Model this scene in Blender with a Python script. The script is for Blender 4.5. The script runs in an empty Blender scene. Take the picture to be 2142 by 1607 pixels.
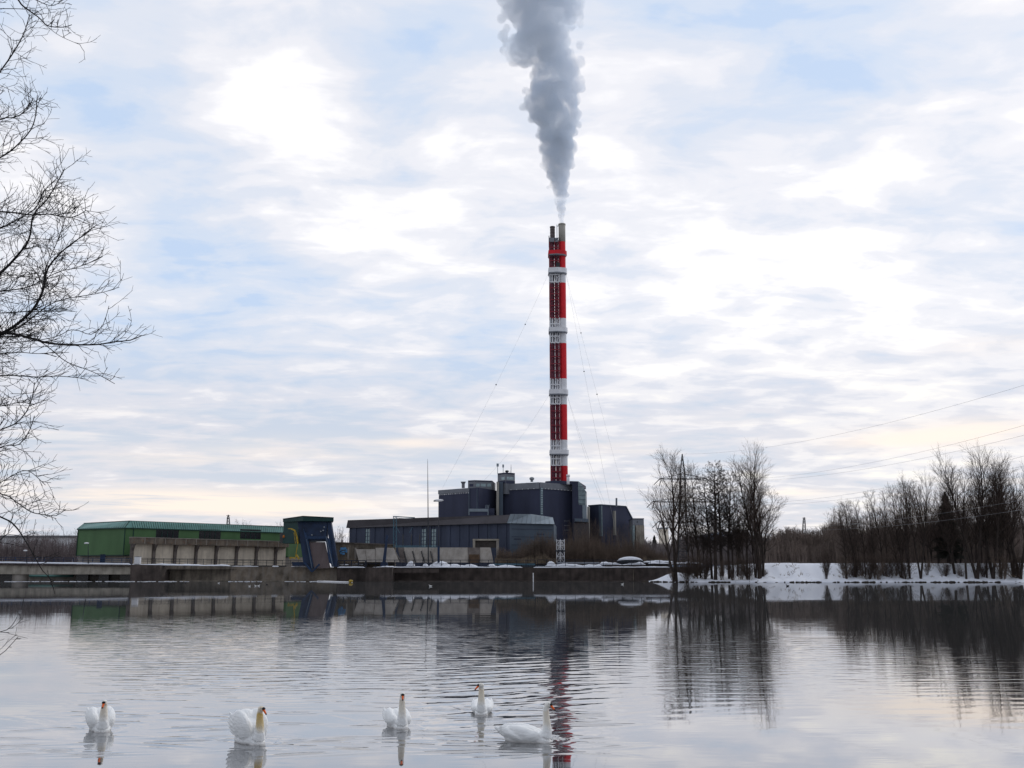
import bpy, bmesh, math, random
import numpy as np
from mathutils import Vector, Matrix
random.seed(7); RNG = np.random.default_rng(7)
SC = bpy.context.scene; COL = SC.collection
R = math.radians

# ------------------------------------------------------------------ camera
FPX, CX, CY, HZ, CAMH = 2082.0, 1071.0, 803.5, 1191.0, 3.25
TH = math.atan((HZ - CY) / FPX)
cam_d = bpy.data.cameras.new('camera'); cam = bpy.data.objects.new('camera', cam_d); COL.objects.link(cam)
cam_d.sensor_width = 36.0; cam_d.lens = FPX / 2142.0 * 36.0
cam_d.clip_start = 0.1; cam_d.clip_end = 12000
cam.location = (0, 0, CAMH); cam.rotation_euler = (R(90) + TH, 0, 0)
SC.camera = cam
SC.view_settings.view_transform = 'Standard'; SC.view_settings.look = 'None'
SC.view_settings.exposure = 0.13; SC.view_settings.gamma = 1.0; SC.view_settings.use_curve_mapping = False
SC.cycles.max_bounces = 6; SC.cycles.volume_bounces = 4
SC.cycles.transparent_max_bounces = 8
SC.cycles.volume_step_rate = 1.0; SC.cycles.volume_max_steps = 128

# ------------------------------------------------------------------ sky
SUN_EL, SUN_AZ = R(36), R(44)          # azimuth clockwise from +Y (over the far bank, a little to the right)
world = bpy.data.worlds.new('World'); SC.world = world; world.use_nodes = True
wt = world.node_tree; wt.nodes.clear()
def N(t, typ, **kw):
    n = t.nodes.new(typ)
    for k, v in kw.items():
        if k == 'ins':
            for i, val in v.items(): n.inputs[i].default_value = val
        else: setattr(n, k, v)
    return n
def L(t, a, b): t.links.new(a, b)
def MATH(t, op, a, b=None, clamp=False):
    n = t.nodes.new('ShaderNodeMath'); n.operation = op; n.use_clamp = clamp
    for i, v in enumerate((a, b)):
        if v is None: continue
        if isinstance(v, (int, float)): n.inputs[i].default_value = v
        else: t.links.new(v, n.inputs[i])
    return n.outputs[0]
def MIXC(t, f, a, b, mode='MIX'):
    n = t.nodes.new('ShaderNodeMix'); n.data_type = 'RGBA'; n.blend_type = mode
    for i, v in ((0, f), (6, a), (7, b)):
        if isinstance(v, (int, float)): n.inputs[i].default_value = v
        elif isinstance(v, tuple): n.inputs[i].default_value = (*v, 1) if len(v) == 3 else v
        else: t.links.new(v, n.inputs[i])
    return n.outputs[2]
def RAMP(t, f, stops, interp='LINEAR'):
    n = t.nodes.new('ShaderNodeValToRGB'); cr = n.color_ramp; cr.interpolation = interp
    while len(cr.elements) < len(stops): cr.elements.new(0.5)
    for e, (p, c) in zip(cr.elements, stops):
        e.position = p; e.color = (c, c, c, 1) if isinstance(c, (int, float)) else (*c, 1)
    t.links.new(f, n.inputs[0]); return n.outputs[0]
def NOISE(t, vec, scale, detail=4, rough=0.55, dist=0.0):
    n = t.nodes.new('ShaderNodeTexNoise'); n.inputs['Scale'].default_value = scale
    n.inputs['Detail'].default_value = detail; n.inputs['Roughness'].default_value = rough
    n.inputs['Distortion'].default_value = dist
    t.links.new(vec, n.inputs['Vector']); return n.outputs['Fac']

def pixdir(x, y):
    a = (x - CX) / FPX; b = (CY - y) / FPX
    return Vector((a, math.cos(TH) - b * math.sin(TH), math.sin(TH) + b * math.cos(TH))).normalized()

tc = N(wt, 'ShaderNodeTexCoord')
sep = N(wt, 'ShaderNodeSeparateXYZ'); L(wt, tc.outputs['Generated'], sep.inputs[0])
zc = MATH(wt, 'MAXIMUM', sep.outputs[2], 0.0)
den = MATH(wt, 'ADD', zc, 0.13)
cmb = N(wt, 'ShaderNodeCombineXYZ')
L(wt, MATH(wt, 'DIVIDE', sep.outputs[0], den), cmb.inputs[0]); L(wt, MATH(wt, 'DIVIDE', sep.outputs[1], den), cmb.inputs[1])
n1 = NOISE(wt, cmb.outputs[0], 1.9, 5, 0.52, 0.5)
mp = N(wt, 'ShaderNodeMapping'); mp.inputs['Location'].default_value = (3.7, 8.1, 0); mp.inputs['Scale'].default_value = (1, 1.5, 1)
L(wt, cmb.outputs[0], mp.inputs[0])
n2 = NOISE(wt, mp.outputs[0], 4.5, 6, 0.55, 0.3)
cov = MATH(wt, 'ADD', MATH(wt, 'MULTIPLY', n1, 0.50), MATH(wt, 'MULTIPLY', n2, 0.50))
# broad cloud banks and openings at the directions where this sky has them: (pixel x, pixel y, radius in radians, weight)
BLOBS = [(600, 60, .10, .13), (560, 230, .09, .08), (640, 420, .10, .10), (850, 130, .07, -.14), (1560, 240, .10, -.07), (1820, 40, .14, -.04),
         (1880, 360, .12, -.05), (1720, 600, .17, .17), (1440, 520, .12, .12), (230, 150, .10, -.10), (120, 470, .10, .07), (430, 340, .07, -.07),
         (480, 520, .06, -.08), (1290, 300, .06, .12), (1480, 880, .10, -.04), (340, 800, .13, -.08), (620, 640, .08, .06),
         (1000, 420, .1, .06), (740, 860, .12, -.06), (2050, 420, .09, .05), (900, 330, .07, .10), (1000, 620, .10, .05)]
acc = cov
for (bx, by, br, bw) in BLOBS:
    v = N(wt, 'ShaderNodeVectorMath'); v.operation = 'DISTANCE'
    L(wt, tc.outputs['Generated'], v.inputs[0]); v.inputs[1].default_value = pixdir(bx, by)
    q = MATH(wt, 'DIVIDE', v.outputs['Value'], br)
    g = MATH(wt, 'EXPONENT', MATH(wt, 'MULTIPLY', MATH(wt, 'MULTIPLY', q, q), -1.0))
    acc = MATH(wt, 'ADD', acc, MATH(wt, 'MULTIPLY', g, bw * .72))
cloud = RAMP(wt, acc, [(0.38, (0.53, 0.655, 0.855)), (0.45, (0.635, 0.715, 0.85)), (0.515, (0.72, 0.76, 0.85)),
                       (0.58, (0.83, 0.835, 0.885)), (0.66, (0.99, 0.975, 0.985))], 'EASE')
# lower sky: greyer and a little mauve, with warm thin gaps close to the horizon
low = RAMP(wt, acc, [(0.40, (0.59, 0.635, 0.72)), (0.50, (0.69, 0.69, 0.75)), (0.58, (0.84, 0.82, 0.84)), (0.68, (0.97, 0.93, 0.86))], 'EASE')
el = MATH(wt, 'DIVIDE', zc, 0.28, True)
lowf = RAMP(wt, el, [(0.0, 1.0), (0.42, 0.85), (0.95, 0.0)], 'EASE')
skyc = MIXC(wt, lowf, cloud, low)
mp3 = N(wt, 'ShaderNodeMapping'); mp3.inputs['Scale'].default_value = (3.0, 3.0, 42.0); mp3.inputs['Location'].default_value = (.35, 0, .2)
L(wt, tc.outputs['Generated'], mp3.inputs[0])
streak = RAMP(wt, NOISE(wt, mp3.outputs[0], 1.6, 4, 0.5, 0.3), [(0.55, 0.0), (0.70, 1.0)], 'EASE')
band = RAMP(wt, zc, [(0.035, 0.0), (0.06, 1.0), (0.12, 0.9), (0.17, 0.0)], 'EASE')
skyc = MIXC(wt, MATH(wt, 'MULTIPLY', streak, MATH(wt, 'MULTIPLY', band, 0.45)), skyc, (1.0, 0.925, 0.87))
sq = N(wt, 'ShaderNodeMapping'); sq.inputs['Scale'].default_value = (1, 1, 9); L(wt, tc.outputs['Generated'], sq.inputs[0])
warm = 0.0
for (bx, by, br, bw) in [(470, 1058, .13, .9), (260, 1040, .10, .5), (650, 1066, .06, .6), (870, 926, .05, .6), (640, 940, .10, .35), (380, 962, .09, .4), (2040, 902, .10, .8), (1880, 925, .07, .5), (1660, 1032, .04, .5), (1330, 935, .06, .35), (2100, 720, .08, .3)]:
    c_ = pixdir(bx, by); v = N(wt, 'ShaderNodeVectorMath'); v.operation = 'DISTANCE'
    L(wt, sq.outputs[0], v.inputs[0]); v.inputs[1].default_value = (c_.x, c_.y, c_.z * 9)
    q = MATH(wt, 'DIVIDE', v.outputs['Value'], br); warm = MATH(wt, 'ADD', MATH(wt, 'MULTIPLY', MATH(wt, 'EXPONENT', MATH(wt, 'MULTIPLY', MATH(wt, 'MULTIPLY', q, q), -1.0)), bw), warm)
warm = MATH(wt, 'MULTIPLY', warm, RAMP(wt, NOISE(wt, mp3.outputs[0], 3.0, 4, 0.55, 0.4), [(0.34, 0.3), (0.56, 1.1)]), True)
skyc = MIXC(wt, warm, skyc, (1.0, 0.875, 0.775))
nish = N(wt, 'ShaderNodeTexSky'); nish.sky_type = 'NISHITA'; nish.sun_disc = False
nish.sun_elevation = SUN_EL; nish.sun_rotation = SUN_AZ; nish.altitude = 300; nish.dust_density = 1.5
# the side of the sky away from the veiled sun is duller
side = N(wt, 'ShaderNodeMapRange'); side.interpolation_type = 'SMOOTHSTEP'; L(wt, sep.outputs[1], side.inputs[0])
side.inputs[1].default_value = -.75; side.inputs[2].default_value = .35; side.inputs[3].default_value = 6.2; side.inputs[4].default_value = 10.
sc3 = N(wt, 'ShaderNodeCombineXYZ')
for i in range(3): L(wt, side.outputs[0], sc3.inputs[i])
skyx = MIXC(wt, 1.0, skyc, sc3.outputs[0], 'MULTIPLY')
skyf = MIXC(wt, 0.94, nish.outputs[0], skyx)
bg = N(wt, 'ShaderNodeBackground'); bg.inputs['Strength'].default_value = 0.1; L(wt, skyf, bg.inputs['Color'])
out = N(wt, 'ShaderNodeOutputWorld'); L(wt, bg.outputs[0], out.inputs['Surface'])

sun_d = bpy.data.lights.new('sun', 'SUN'); sun_d.energy = 0.7; sun_d.angle = R(25); sun_d.color = (1.0, 0.95, 0.88)
sun = bpy.data.objects.new('sun', sun_d); COL.objects.link(sun)
sdir = Vector((math.sin(SUN_AZ) * math.cos(SUN_EL), math.cos(SUN_AZ) * math.cos(SUN_EL), math.sin(SUN_EL)))
sun.rotation_euler = (-sdir).to_track_quat('-Z', 'Y').to_euler()

# ------------------------------------------------------------------ picture -> place
def P(x, y, d):
    """point seen at photo pixel x,y standing d metres out"""
    a = (x - CX) / FPX; b = (CY - y) / FPX
    t = d / (math.cos(TH) - b * math.sin(TH))
    return Vector((a * t, d, CAMH + t * (math.sin(TH) + b * math.cos(TH))))
def PZ(x, y, z):
    """point seen at photo pixel x,y at height z"""
    a = (x - CX) / FPX; b = (CY - y) / FPX
    t = (z - CAMH) / (math.sin(TH) + b * math.cos(TH))
    return Vector((a * t, t * (math.cos(TH) - b * math.sin(TH)), z))
def ppm(d): return d / 2118.0          # metres per photo pixel out at d

# ------------------------------------------------------------------ objects
def tag(o, label=None, cat=None, group=None, kind=None):
    if label: o['label'] = label
    if cat: o['category'] = cat
    if group: o['group'] = group
    if kind: o['kind'] = kind
    return o
def thing(name, label, cat, loc=(0, 0, 0), group=None):
    o = bpy.data.objects.new(name, None); COL.objects.link(o); o.location = loc; o.empty_display_size = 0.5
    return tag(o, label, cat, group)
def root_loc(o):
    v = Vector((0, 0, 0))
    while o is not None: v = v + Vector(o.location); o = o.parent
    return v
class MB:
    def __init__(s): s.v = []; s.f = []
    def add(s, vs, fs):
        b = len(s.v); s.v += [tuple(v) for v in vs]; s.f += [tuple(b + i for i in f) for f in fs]; return s
    def hexa(s, p):      # 4 bottom, 4 top
        return s.add(p, [(3, 2, 1, 0), (4, 5, 6, 7), (0, 1, 5, 4), (1, 2, 6, 5), (2, 3, 7, 6), (3, 0, 4, 7)])
    def box(s, x0, x1, y0, y1, z0, z1):
        return s.hexa([(x0, y0, z0), (x1, y0, z0), (x1, y1, z0), (x0, y1, z0), (x0, y0, z1), (x1, y0, z1), (x1, y1, z1), (x0, y1, z1)])
    def loft(s, a, za, b, zb):
        n = len(a); za = za if isinstance(za, (list, tuple)) else [za] * n; zb = zb if isinstance(zb, (list, tuple)) else [zb] * n
        vs = [(p[0], p[1], z) for p, z in zip(a, za)] + [(p[0], p[1], z) for p, z in zip(b, zb)]
        return s.add(vs, [tuple(range(n - 1, -1, -1)), tuple(range(n, 2 * n))] + [(i, (i + 1) % n, n + (i + 1) % n, n + i) for i in range(n)])
    def prism(s, a, z0, z1): return s.loft(a, z0, a, z1)
    def bar(s, p, q, w, h=None, up=(0, 0, 1)):
        p = Vector(p); q = Vector(q); h = h or w; d = (q - p).normalized(); u = Vector(up)
        if abs(d.dot(u)) > .98: u = Vector((1, 0, 0))
        a = d.cross(u).normalized() * (w / 2); b = a.cross(d).normalized() * (h / 2)
        return s.hexa([p - a - b, p + a - b, p + a + b, p - a + b, q - a - b, q + a - b, q + a + b, q - a + b])
    def tube(s, pts, rs, k=8, cap=True):
        pts = [Vector(p) for p in pts]; n = len(pts); rs = rs if isinstance(rs, (list, tuple)) else [rs] * n
        vs = []; fs = []
        for i, p in enumerate(pts):
            d = (pts[min(i + 1, n - 1)] - pts[max(i - 1, 0)]).normalized()
            u = Vector((0, 0, 1)) if abs(d.z) < .95 else Vector((1, 0, 0))
            a = d.cross(u).normalized(); b = a.cross(d)
            for j in range(k):
                t = 2 * math.pi * j / k; vs.append(p + (a * math.cos(t) + b * math.sin(t)) * rs[i])
        for i in range(n - 1):
            for j in range(k): fs.append((i * k + j, i * k + (j + 1) % k, (i + 1) * k + (j + 1) % k, (i + 1) * k + j))
        if cap: fs += [tuple(range(k - 1, -1, -1)), tuple(range((n - 1) * k, n * k))]
        return s.add(vs, fs)
    def ball(s, c, r, seg=10, rings=7, rot=None):
        c = Vector(c); r = Vector(r) if not isinstance(r, (int, float)) else Vector((r, r, r))
        vs = []; fs = []
        for i in range(rings + 1):
            ph = math.pi * i / rings
            for j in range(seg):
                t = 2 * math.pi * j / seg
                v = Vector((math.sin(ph) * math.cos(t) * r.x, math.sin(ph) * math.sin(t) * r.y, math.cos(ph) * r.z))
                vs.append(c + (rot @ v if rot else v))
        for i in range(rings):
            for j in range(seg): fs.append((i * seg + j, (i + 1) * seg + j, (i + 1) * seg + (j + 1) % seg, i * seg + (j + 1) % seg))
        return s.add(vs, fs)
    def build(s, name, m, parent=None, smooth=False, bevel=0):
        off = root_loc(parent)
        me = bpy.data.meshes.new(name); me.from_pydata([(v[0] - off.x, v[1] - off.y, v[2] - off.z) for v in s.v], [], s.f)
        bm = bmesh.new(); bm.from_mesh(me); bmesh.ops.remove_doubles(bm, verts=bm.verts, dist=1e-5)
        bmesh.ops.recalc_face_normals(bm, faces=bm.faces); bm.to_mesh(me); bm.free()
        me.update(); o = bpy.data.objects.new(name, me); COL.objects.link(o)
        if m: me.materials.append(m)
        if parent: o.parent = parent
        if smooth:
            for p in me.polygons: p.use_smooth = True
        if bevel:
            md = o.modifiers.new('bevel', 'BEVEL'); md.width = bevel; md.segments = 2; md.limit_method = 'ANGLE'
        return o
def segs_mesh(name, S, m, parent=None, k=3):
    """many tapering twigs: S rows = x0 y0 z0 x1 y1 z1 r0 r1"""
    S = np.asarray(S, dtype=np.float64); n = len(S)
    p, q, r0, r1 = S[:, 0:3].copy(), S[:, 3:6].copy(), S[:, 6], S[:, 7]
    if parent is not None:
        off = np.array(root_loc(parent)); p -= off; q -= off
    d = q - p; ln = np.linalg.norm(d, axis=1, keepdims=True) + 1e-9; d = d / ln
    u = np.where(np.abs(d[:, 2:3]) < .9, np.array([[0., 0, 1]]), np.array([[1., 0, 0]]))
    a = np.cross(d, u); a /= np.linalg.norm(a, axis=1, keepdims=True); b = np.cross(a, d)
    V = np.zeros((n, 2 * k, 3))
    for j in range(k):
        t = 2 * math.pi * j / k; o = a * math.cos(t) + b * math.sin(t)
        V[:, j] = p + o * r0[:, None]; V[:, k + j] = q + o * r1[:, None]
    F = np.zeros((n, k, 4), dtype=np.int64); base = np.arange(n) * 2 * k
    for j in range(k):
        F[:, j, 0] = base + j; F[:, j, 1] = base + (j + 1) % k; F[:, j, 2] = base + k + (j + 1) % k; F[:, j, 3] = base + k + j
    me = bpy.data.meshes.new(name); me.vertices.add(n * 2 * k); me.vertices.foreach_set('co', V.reshape(-1))
    me.loops.add(n * k * 4); me.loops.foreach_set('vertex_index', F.reshape(-1).astype(np.int32))
    me.polygons.add(n * k); me.polygons.foreach_set('loop_start', (np.arange(n * k) * 4).astype(np.int32))
    me.polygons.foreach_set('use_smooth', np.ones(n * k, dtype=bool))
    me.update(calc_edges=True)
    o = bpy.data.objects.new(name, me); COL.objects.link(o); me.materials.append(m)
    if parent: o.parent = parent
    return o
def copy_tree(o, parent=None):
    c = o.copy(); COL.objects.link(c); c.parent = parent
    for ch in list(o.children): copy_tree(ch, c)
    return c

# ------------------------------------------------------------------ materials
def mat(name, col, rough=0.8, var=0.15, scale=1.0, stretch=(1, 1, 1), bump=0.0, metal=0.0, spec=0.3, col2=None, stain=0.0, staincol=(.02, .018, .015), rust=0.0):
    m = bpy.data.materials.new(name); m.use_nodes = True; t = m.node_tree; b = t.nodes['Principled BSDF']
    b.inputs['Roughness'].default_value = rough; b.inputs['Metallic'].default_value = metal; b.inputs['Specular IOR Level'].default_value = spec
    tcn = N(t, 'ShaderNodeTexCoord'); mpn = N(t, 'ShaderNodeMapping'); mpn.inputs['Scale'].default_value = stretch
    L(t, tcn.outputs['Object'], mpn.inputs[0])
    nf = NOISE(t, mpn.outputs[0], scale, 6, .6)
    c2 = col2 or tuple(c * (1 - var * 1.6) for c in col); c1 = tuple(min(1, c * (1 + var)) for c in col)
    c = MIXC(t, RAMP(t, nf, [(.32, 0.), (.68, 1.)]), c2, c1)
    if stain > 0:
        mp2 = N(t, 'ShaderNodeMapping'); mp2.inputs['Scale'].default_value = (.55, .55, .05); L(t, tcn.outputs['Object'], mp2.inputs[0])
        ns = NOISE(t, mp2.outputs[0], 1.6, 5, .65)
        c = MIXC(t, MATH(t, 'MULTIPLY', RAMP(t, ns, [(.45, 0.), (.66, 1.)]), stain), c, staincol)
    if rust > 0:
        nr = NOISE(t, mpn.outputs[0], scale * 3.1, 5, .7)
        c = MIXC(t, MATH(t, 'MULTIPLY', RAMP(t, nr, [(.55, 0.), (.64, 1.)]), rust), c, (.16, .06, .02))
    L(t, c, b.inputs['Base Color'])
    if bump > 0:
        bn = N(t, 'ShaderNodeBump'); bn.inputs['Strength'].default_value = bump; bn.inputs['Distance'].default_value = .1
        L(t, nf, bn.inputs['Height']); L(t, bn.outputs[0], b.inputs['Normal'])
    return m
M = dict(
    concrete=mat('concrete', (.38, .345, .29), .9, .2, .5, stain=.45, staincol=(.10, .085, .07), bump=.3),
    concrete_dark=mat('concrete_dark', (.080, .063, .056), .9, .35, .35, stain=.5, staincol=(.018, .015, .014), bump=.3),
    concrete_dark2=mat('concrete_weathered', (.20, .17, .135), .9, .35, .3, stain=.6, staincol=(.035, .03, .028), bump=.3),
    concrete_tan=mat('concrete_tan', (.66, .58, .47), .9, .10, .5, stain=.4, staincol=(.25, .21, .17)),
    concrete_pale=mat('concrete_pale', (.33, .30, .27), .9, .15, .3, stain=.4, staincol=(.15, .125, .10)),
    concrete_rust=mat('concrete_stained', (.17, .14, .11), .9, .3, .4, stain=.5, staincol=(.06, .05, .045), rust=.5),
    pillar=mat('pillar_concrete', (.13, .11, .10), .9, .3, .5),
    green=mat('green_cladding', (.078, .165, .066), .6, .12, .2, stretch=(1, 1, .3)),
    green_trim=mat('green_trim', (.012, .05, .038), .5, .1),
    roof_teal=mat('teal_roof_sheet', (.12, .26, .23), .5, .12, .4),
    cabin=mat('dark_green_cabin', (.012, .046, .044), .55, .15, .4),
    navy=mat('navy_cladding', (.046, .052, .092), .7, .22, .10, stretch=(1, 1, .25)),
    navy2=mat('navy_hall_cladding', (.056, .068, .108), .65, .2, .15, stretch=(1, 1, .2)),
    navy_pale=mat('blue_grey_cladding', (.095, .125, .165), .6, .12, .15, stretch=(1, 1, .3)),
    band=mat('grey_fascia', (.20, .21, .235), .6, .12, .3),
    fascia_brown=mat('brown_grey_fascia', (.075, .068, .075), .7, .15, .2),
    metal_pale=mat('pale_sheet_metal', (.25, .30, .34), .45, .08, .3, stretch=(1, 1, .2)),
    glass_pale=mat('pale_glazing', (.30, .40, .42), .25, .2, .8, spec=.6),
    white_paint=mat('white_paint', (.78, .78, .80), .6, .06, .4),
    red_paint=mat('red_paint', (.68, .014, .026), .55, .10, .3),
    red_shadow=mat('shaded_red_flue', (.15, .035, .06), .7, .15, .3),  # the red paint darkened in colour for the shade inside the lattice
    flue_grey=mat('bare_flue', (.36, .34, .30), .8, .1, .3),
    flue_dark=mat('sooty_flue', (.12, .10, .10), .8, .2, .4),
    blue=mat('blue_paint', (.010, .026, .068), .5, .25, .5),
    blue_steel=mat('blue_steel', (.012, .035, .09), .5, .2, .8),
    teal_steel=mat('teal_steel', (.07, .15, .20), .6, .15, .8),
    chute=mat('chute_plate', (.135, .105, .105), .75, .12, .4, stretch=(1, 1, .2), stain=.3, staincol=(.07, .05, .045)),
    yellow=mat('yellow_paint', (.42, .29, .03), .6, .35, 1.5, rust=.7),
    steel_dark=mat('dark_steel', (.035, .038, .045), .6, .2, 1.),
    steel_grey=mat('galvanised_steel', (.30, .32, .34), .5, .15, 1.),
    window=mat('dark_window', (.012, .014, .018), .2, .3, 1., spec=.6),
    bark=mat('bark', (.042, .031, .026), .9, .3, 2., stretch=(1, 1, .3)),
    twig=mat('twig_bark', (.075, .053, .043), .9, .2, 1.),
    twig_pale=mat('pale_twig_bark', (.115, .085, .068), .9, .2, 1.),
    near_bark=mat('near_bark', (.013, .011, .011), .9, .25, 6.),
    birch=mat('birch_bark', (.45, .42, .38), .8, .5, 3., stretch=(1, 1, .4)),
    thicket=mat('thicket_stems', (.15, .112, .088), .95, .35, .25),
    reed=mat('reed_stems', (.22, .17, .12), .95, .3, .5),
    conifer=mat('conifer_needles', (.034, .034, .026), .9, .3, 1.),
    soil=mat('bank_soil', (.045, .035, .027), .95, .3, 1.),
    graffiti=mat('blue_spray_paint', (.12, .33, .62), .7, .4, 2.5),
    orange=mat('orange_lamp_housing', (.60, .18, .02), .5, .3, 2.),
    beak=mat('orange_bill', (.85, .13, .01), .4, .08, 6.),
    black=mat('black_skin', (.008, .007, .007), .5, .1, 6.),
    duck_dark=mat('dark_plumage', (.02, .018, .018), .8, .2, 6.),
    duck_white=mat('white_plumage', (.75, .75, .74), .8, .1, 6.),
)
def snow_mat():
    m = mat('snow', (.74, .76, .82), .7, .05, .35, bump=.0); t = m.node_tree; b = t.nodes['Principled BSDF']
    tcn = N(t, 'ShaderNodeTexCoord'); n = NOISE(t, tcn.outputs['Object'], .9, 6, .6)
    bn = N(t, 'ShaderNodeBump'); bn.inputs['Strength'].default_value = .5; bn.inputs['Distance'].default_value = .25
    L(t, n, bn.inputs['Height']); L(t, bn.outputs[0], b.inputs['Normal']); return m
M['snow'] = snow_mat()
M['rail_dark'] = mat('rail_paint', (.012, .016, .03), .6, .1)
def ground_mat():
    m = bpy.data.materials.new('snowy_ground'); m.use_nodes = True; t = m.node_tree; b = t.nodes['Principled BSDF']
    tcn = N(t, 'ShaderNodeTexCoord'); n = NOISE(t, tcn.outputs['Object'], .35, 8, .65)
    n2 = NOISE(t, tcn.outputs['Object'], 2.2, 5, .6)
    f = MATH(t, 'ADD', MATH(t, 'MULTIPLY', n, .7), MATH(t, 'MULTIPLY', n2, .3))
    c = MIXC(t, RAMP(t, f, [(.355, 0.), (.41, 1.)]), (.09, .07, .055), (.74, .76, .82)); L(t, c, b.inputs['Base Color'])
    b.inputs['Roughness'].default_value = .8
    bn = N(t, 'ShaderNodeBump'); bn.inputs['Strength'].default_value = .5; bn.inputs['Distance'].default_value = .3
    L(t, f, bn.inputs['Height']); L(t, bn.outputs[0], b.inputs['Normal']); return m
M['ground'] = ground_mat()
# ------------------------------------------------------------------ water
def water_mat():
    m = bpy.data.materials.new('river_water'); m.use_nodes = True; t = m.node_tree; t.nodes.clear()
    g = N(t, 'ShaderNodeNewGeometry'); sp = N(t, 'ShaderNodeSeparateXYZ'); L(t, g.outputs['Position'], sp.inputs[0])
    def nz(scale, loc, rot, detail, rough=.5, dist=0.):
        mpn = N(t, 'ShaderNodeMapping'); mpn.inputs['Location'].default_value = loc
        mpn.inputs['Rotation'].default_value = (0, 0, rot); mpn.inputs['Scale'].default_value = scale
        L(t, g.outputs['Position'], mpn.inputs[0]); return NOISE(t, mpn.outputs[0], 1.0, detail, rough, dist)
    # short wind ripples, crests lying across the view; a second set turned a little (boat and swan wash)
    a = nz((.75, 3.0, 1), (0, 0, 0), 0.08, 2, .45)
    b = nz((.8, 3.4, 1), (5, 3, 0), -0.30, 2, .5)
    c = nz((.14, .55, 1), (9, 1, 0), 0.1, 0, .5)
    # gusts: where the surface is ruffled
    patch = nz((.035, .022, 1), (2.3, 4.4, 0), 0.25, 3, .55)
    pm = RAMP(t, patch, [(.40, .0), (.58, 1.)], 'EASE')
    def window(v, a0, a1, b0, b1):
        up = N(t, 'ShaderNodeMapRange'); up.interpolation_type = 'SMOOTHSTEP'; L(t, v, up.inputs[0]); up.inputs[1].default_value = a0; up.inputs[2].default_value = a1
        dn = N(t, 'ShaderNodeMapRange'); dn.interpolation_type = 'SMOOTHSTEP'; L(t, v, dn.inputs[0]); dn.inputs[1].default_value = b0; dn.inputs[2].default_value = b1
        dn.inputs[3].default_value = 1.; dn.inputs[4].default_value = 0.
        return MATH(t, 'MULTIPLY', up.outputs[0], dn.outputs[0])
    Y = sp.outputs[1]; X = sp.outputs[0]
    q = MATH(t, 'DIVIDE', X, MATH(t, 'MAXIMUM', Y, 1.))
    wmid = window(Y, 24, 31, 46, 80)                     # ruffled reach in the middle of the river
    wl = window(q, -.46, -.34, -.10, .03)
    amp = MATH(t, 'ADD', MATH(t, 'MULTIPLY', MATH(t, 'MULTIPLY', wmid, wl), 1.0), MATH(t, 'MULTIPLY', MATH(t, 'MULTIPLY', pm, wmid), .38))
    # long low swell bands everywhere, a few calm streaks
    w2 = window(Y, 17, 60, 9e3, 1e4)
    rip = MATH(t, 'ADD', MATH(t, 'MULTIPLY', a, .6), MATH(t, 'MULTIPLY', b, .4))
    rip = RAMP(t, rip, [(.0, 0.), (.40, .10), (.47, .75), (.56, .95), (1., 1.)], 'B_SPLINE')
    h = MATH(t, 'MULTIPLY', rip, MATH(t, 'ADD', MATH(t, 'MULTIPLY', amp, .0075), MATH(t, 'MULTIPLY', window(Y, -2, -1, 30, 62), .0003)))
    h = MATH(t, 'ADD', h, MATH(t, 'MULTIPLY', MATH(t, 'MULTIPLY', c, w2), .0024))
    bn = N(t, 'ShaderNodeBump'); bn.inputs['Strength'].default_value = 1.0; bn.inputs['Distance'].default_value = 1.0
    L(t, h, bn.inputs['Height'])
    fr = N(t, 'ShaderNodeFresnel'); fr.inputs['IOR'].default_value = 2.0; L(t, bn.outputs[0], fr.inputs['Normal'])
    gl = N(t, 'ShaderNodeBsdfGlossy'); gl.inputs['Roughness'].default_value = .02; gl.inputs['Color'].default_value = (.98, .98, .99, 1); L(t, bn.outputs[0], gl.inputs['Normal'])
    df = N(t, 'ShaderNodeBsdfDiffuse'); df.inputs['Color'].default_value = (.045, .046, .046, 1)
    mx = N(t, 'ShaderNodeMixShader'); L(t, MATH(t, 'MINIMUM', MATH(t, 'MULTIPLY', fr.outputs[0], 1.42), .68), mx.inputs[0]); L(t, df.outputs[0], mx.inputs[1]); L(t, gl.outputs[0], mx.inputs[2])
    o = N(t, 'ShaderNodeOutputMaterial'); L(t, mx.outputs[0], o.inputs['Surface']); return m

# swans: waterline pixel, scale, heading (deg, 0 = towards +X, -90 = towards the camera), head yaw, wing arch ...
SWANS = [
    dict(px=(213, 1530), s=.95, rel=7, yaw=-22, wing=1.0, neck=.0, label='leftmost white swan, facing the viewer with its bill pointing down', stain=.25),
    dict(px=(536, 1556), s=1.0, rel=26, yaw=14, wing=1.35, neck=.0, label='largest white swan, with high arched wings and a yellow-stained neck', stain=1.0),
    dict(px=(838, 1523), s=.95, rel=12, yaw=-10, wing=.85, neck=.05, label='middle white swan, with its orange bill pointing straight at the viewer', stain=.15),
    dict(px=(1007, 1494), s=.95, rel=-2, yaw=-66, wing=.55, neck=.0, label='smallest and farthest white swan with its head turned to the left', stain=.3),
    dict(px=(1132, 1552), s=.98, rel=74, yaw=-14, wing=.35, neck=.07, label='white swan in side view on the right, beside the reflection of the chimney', stain=.2),
]
for w in SWANS:
    w['loc'] = PZ(w['px'][0], w['px'][1], 0); w['hd'] = math.degrees(math.atan2(-w['loc'].y, -w['loc'].x)) + w['rel']

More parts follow.
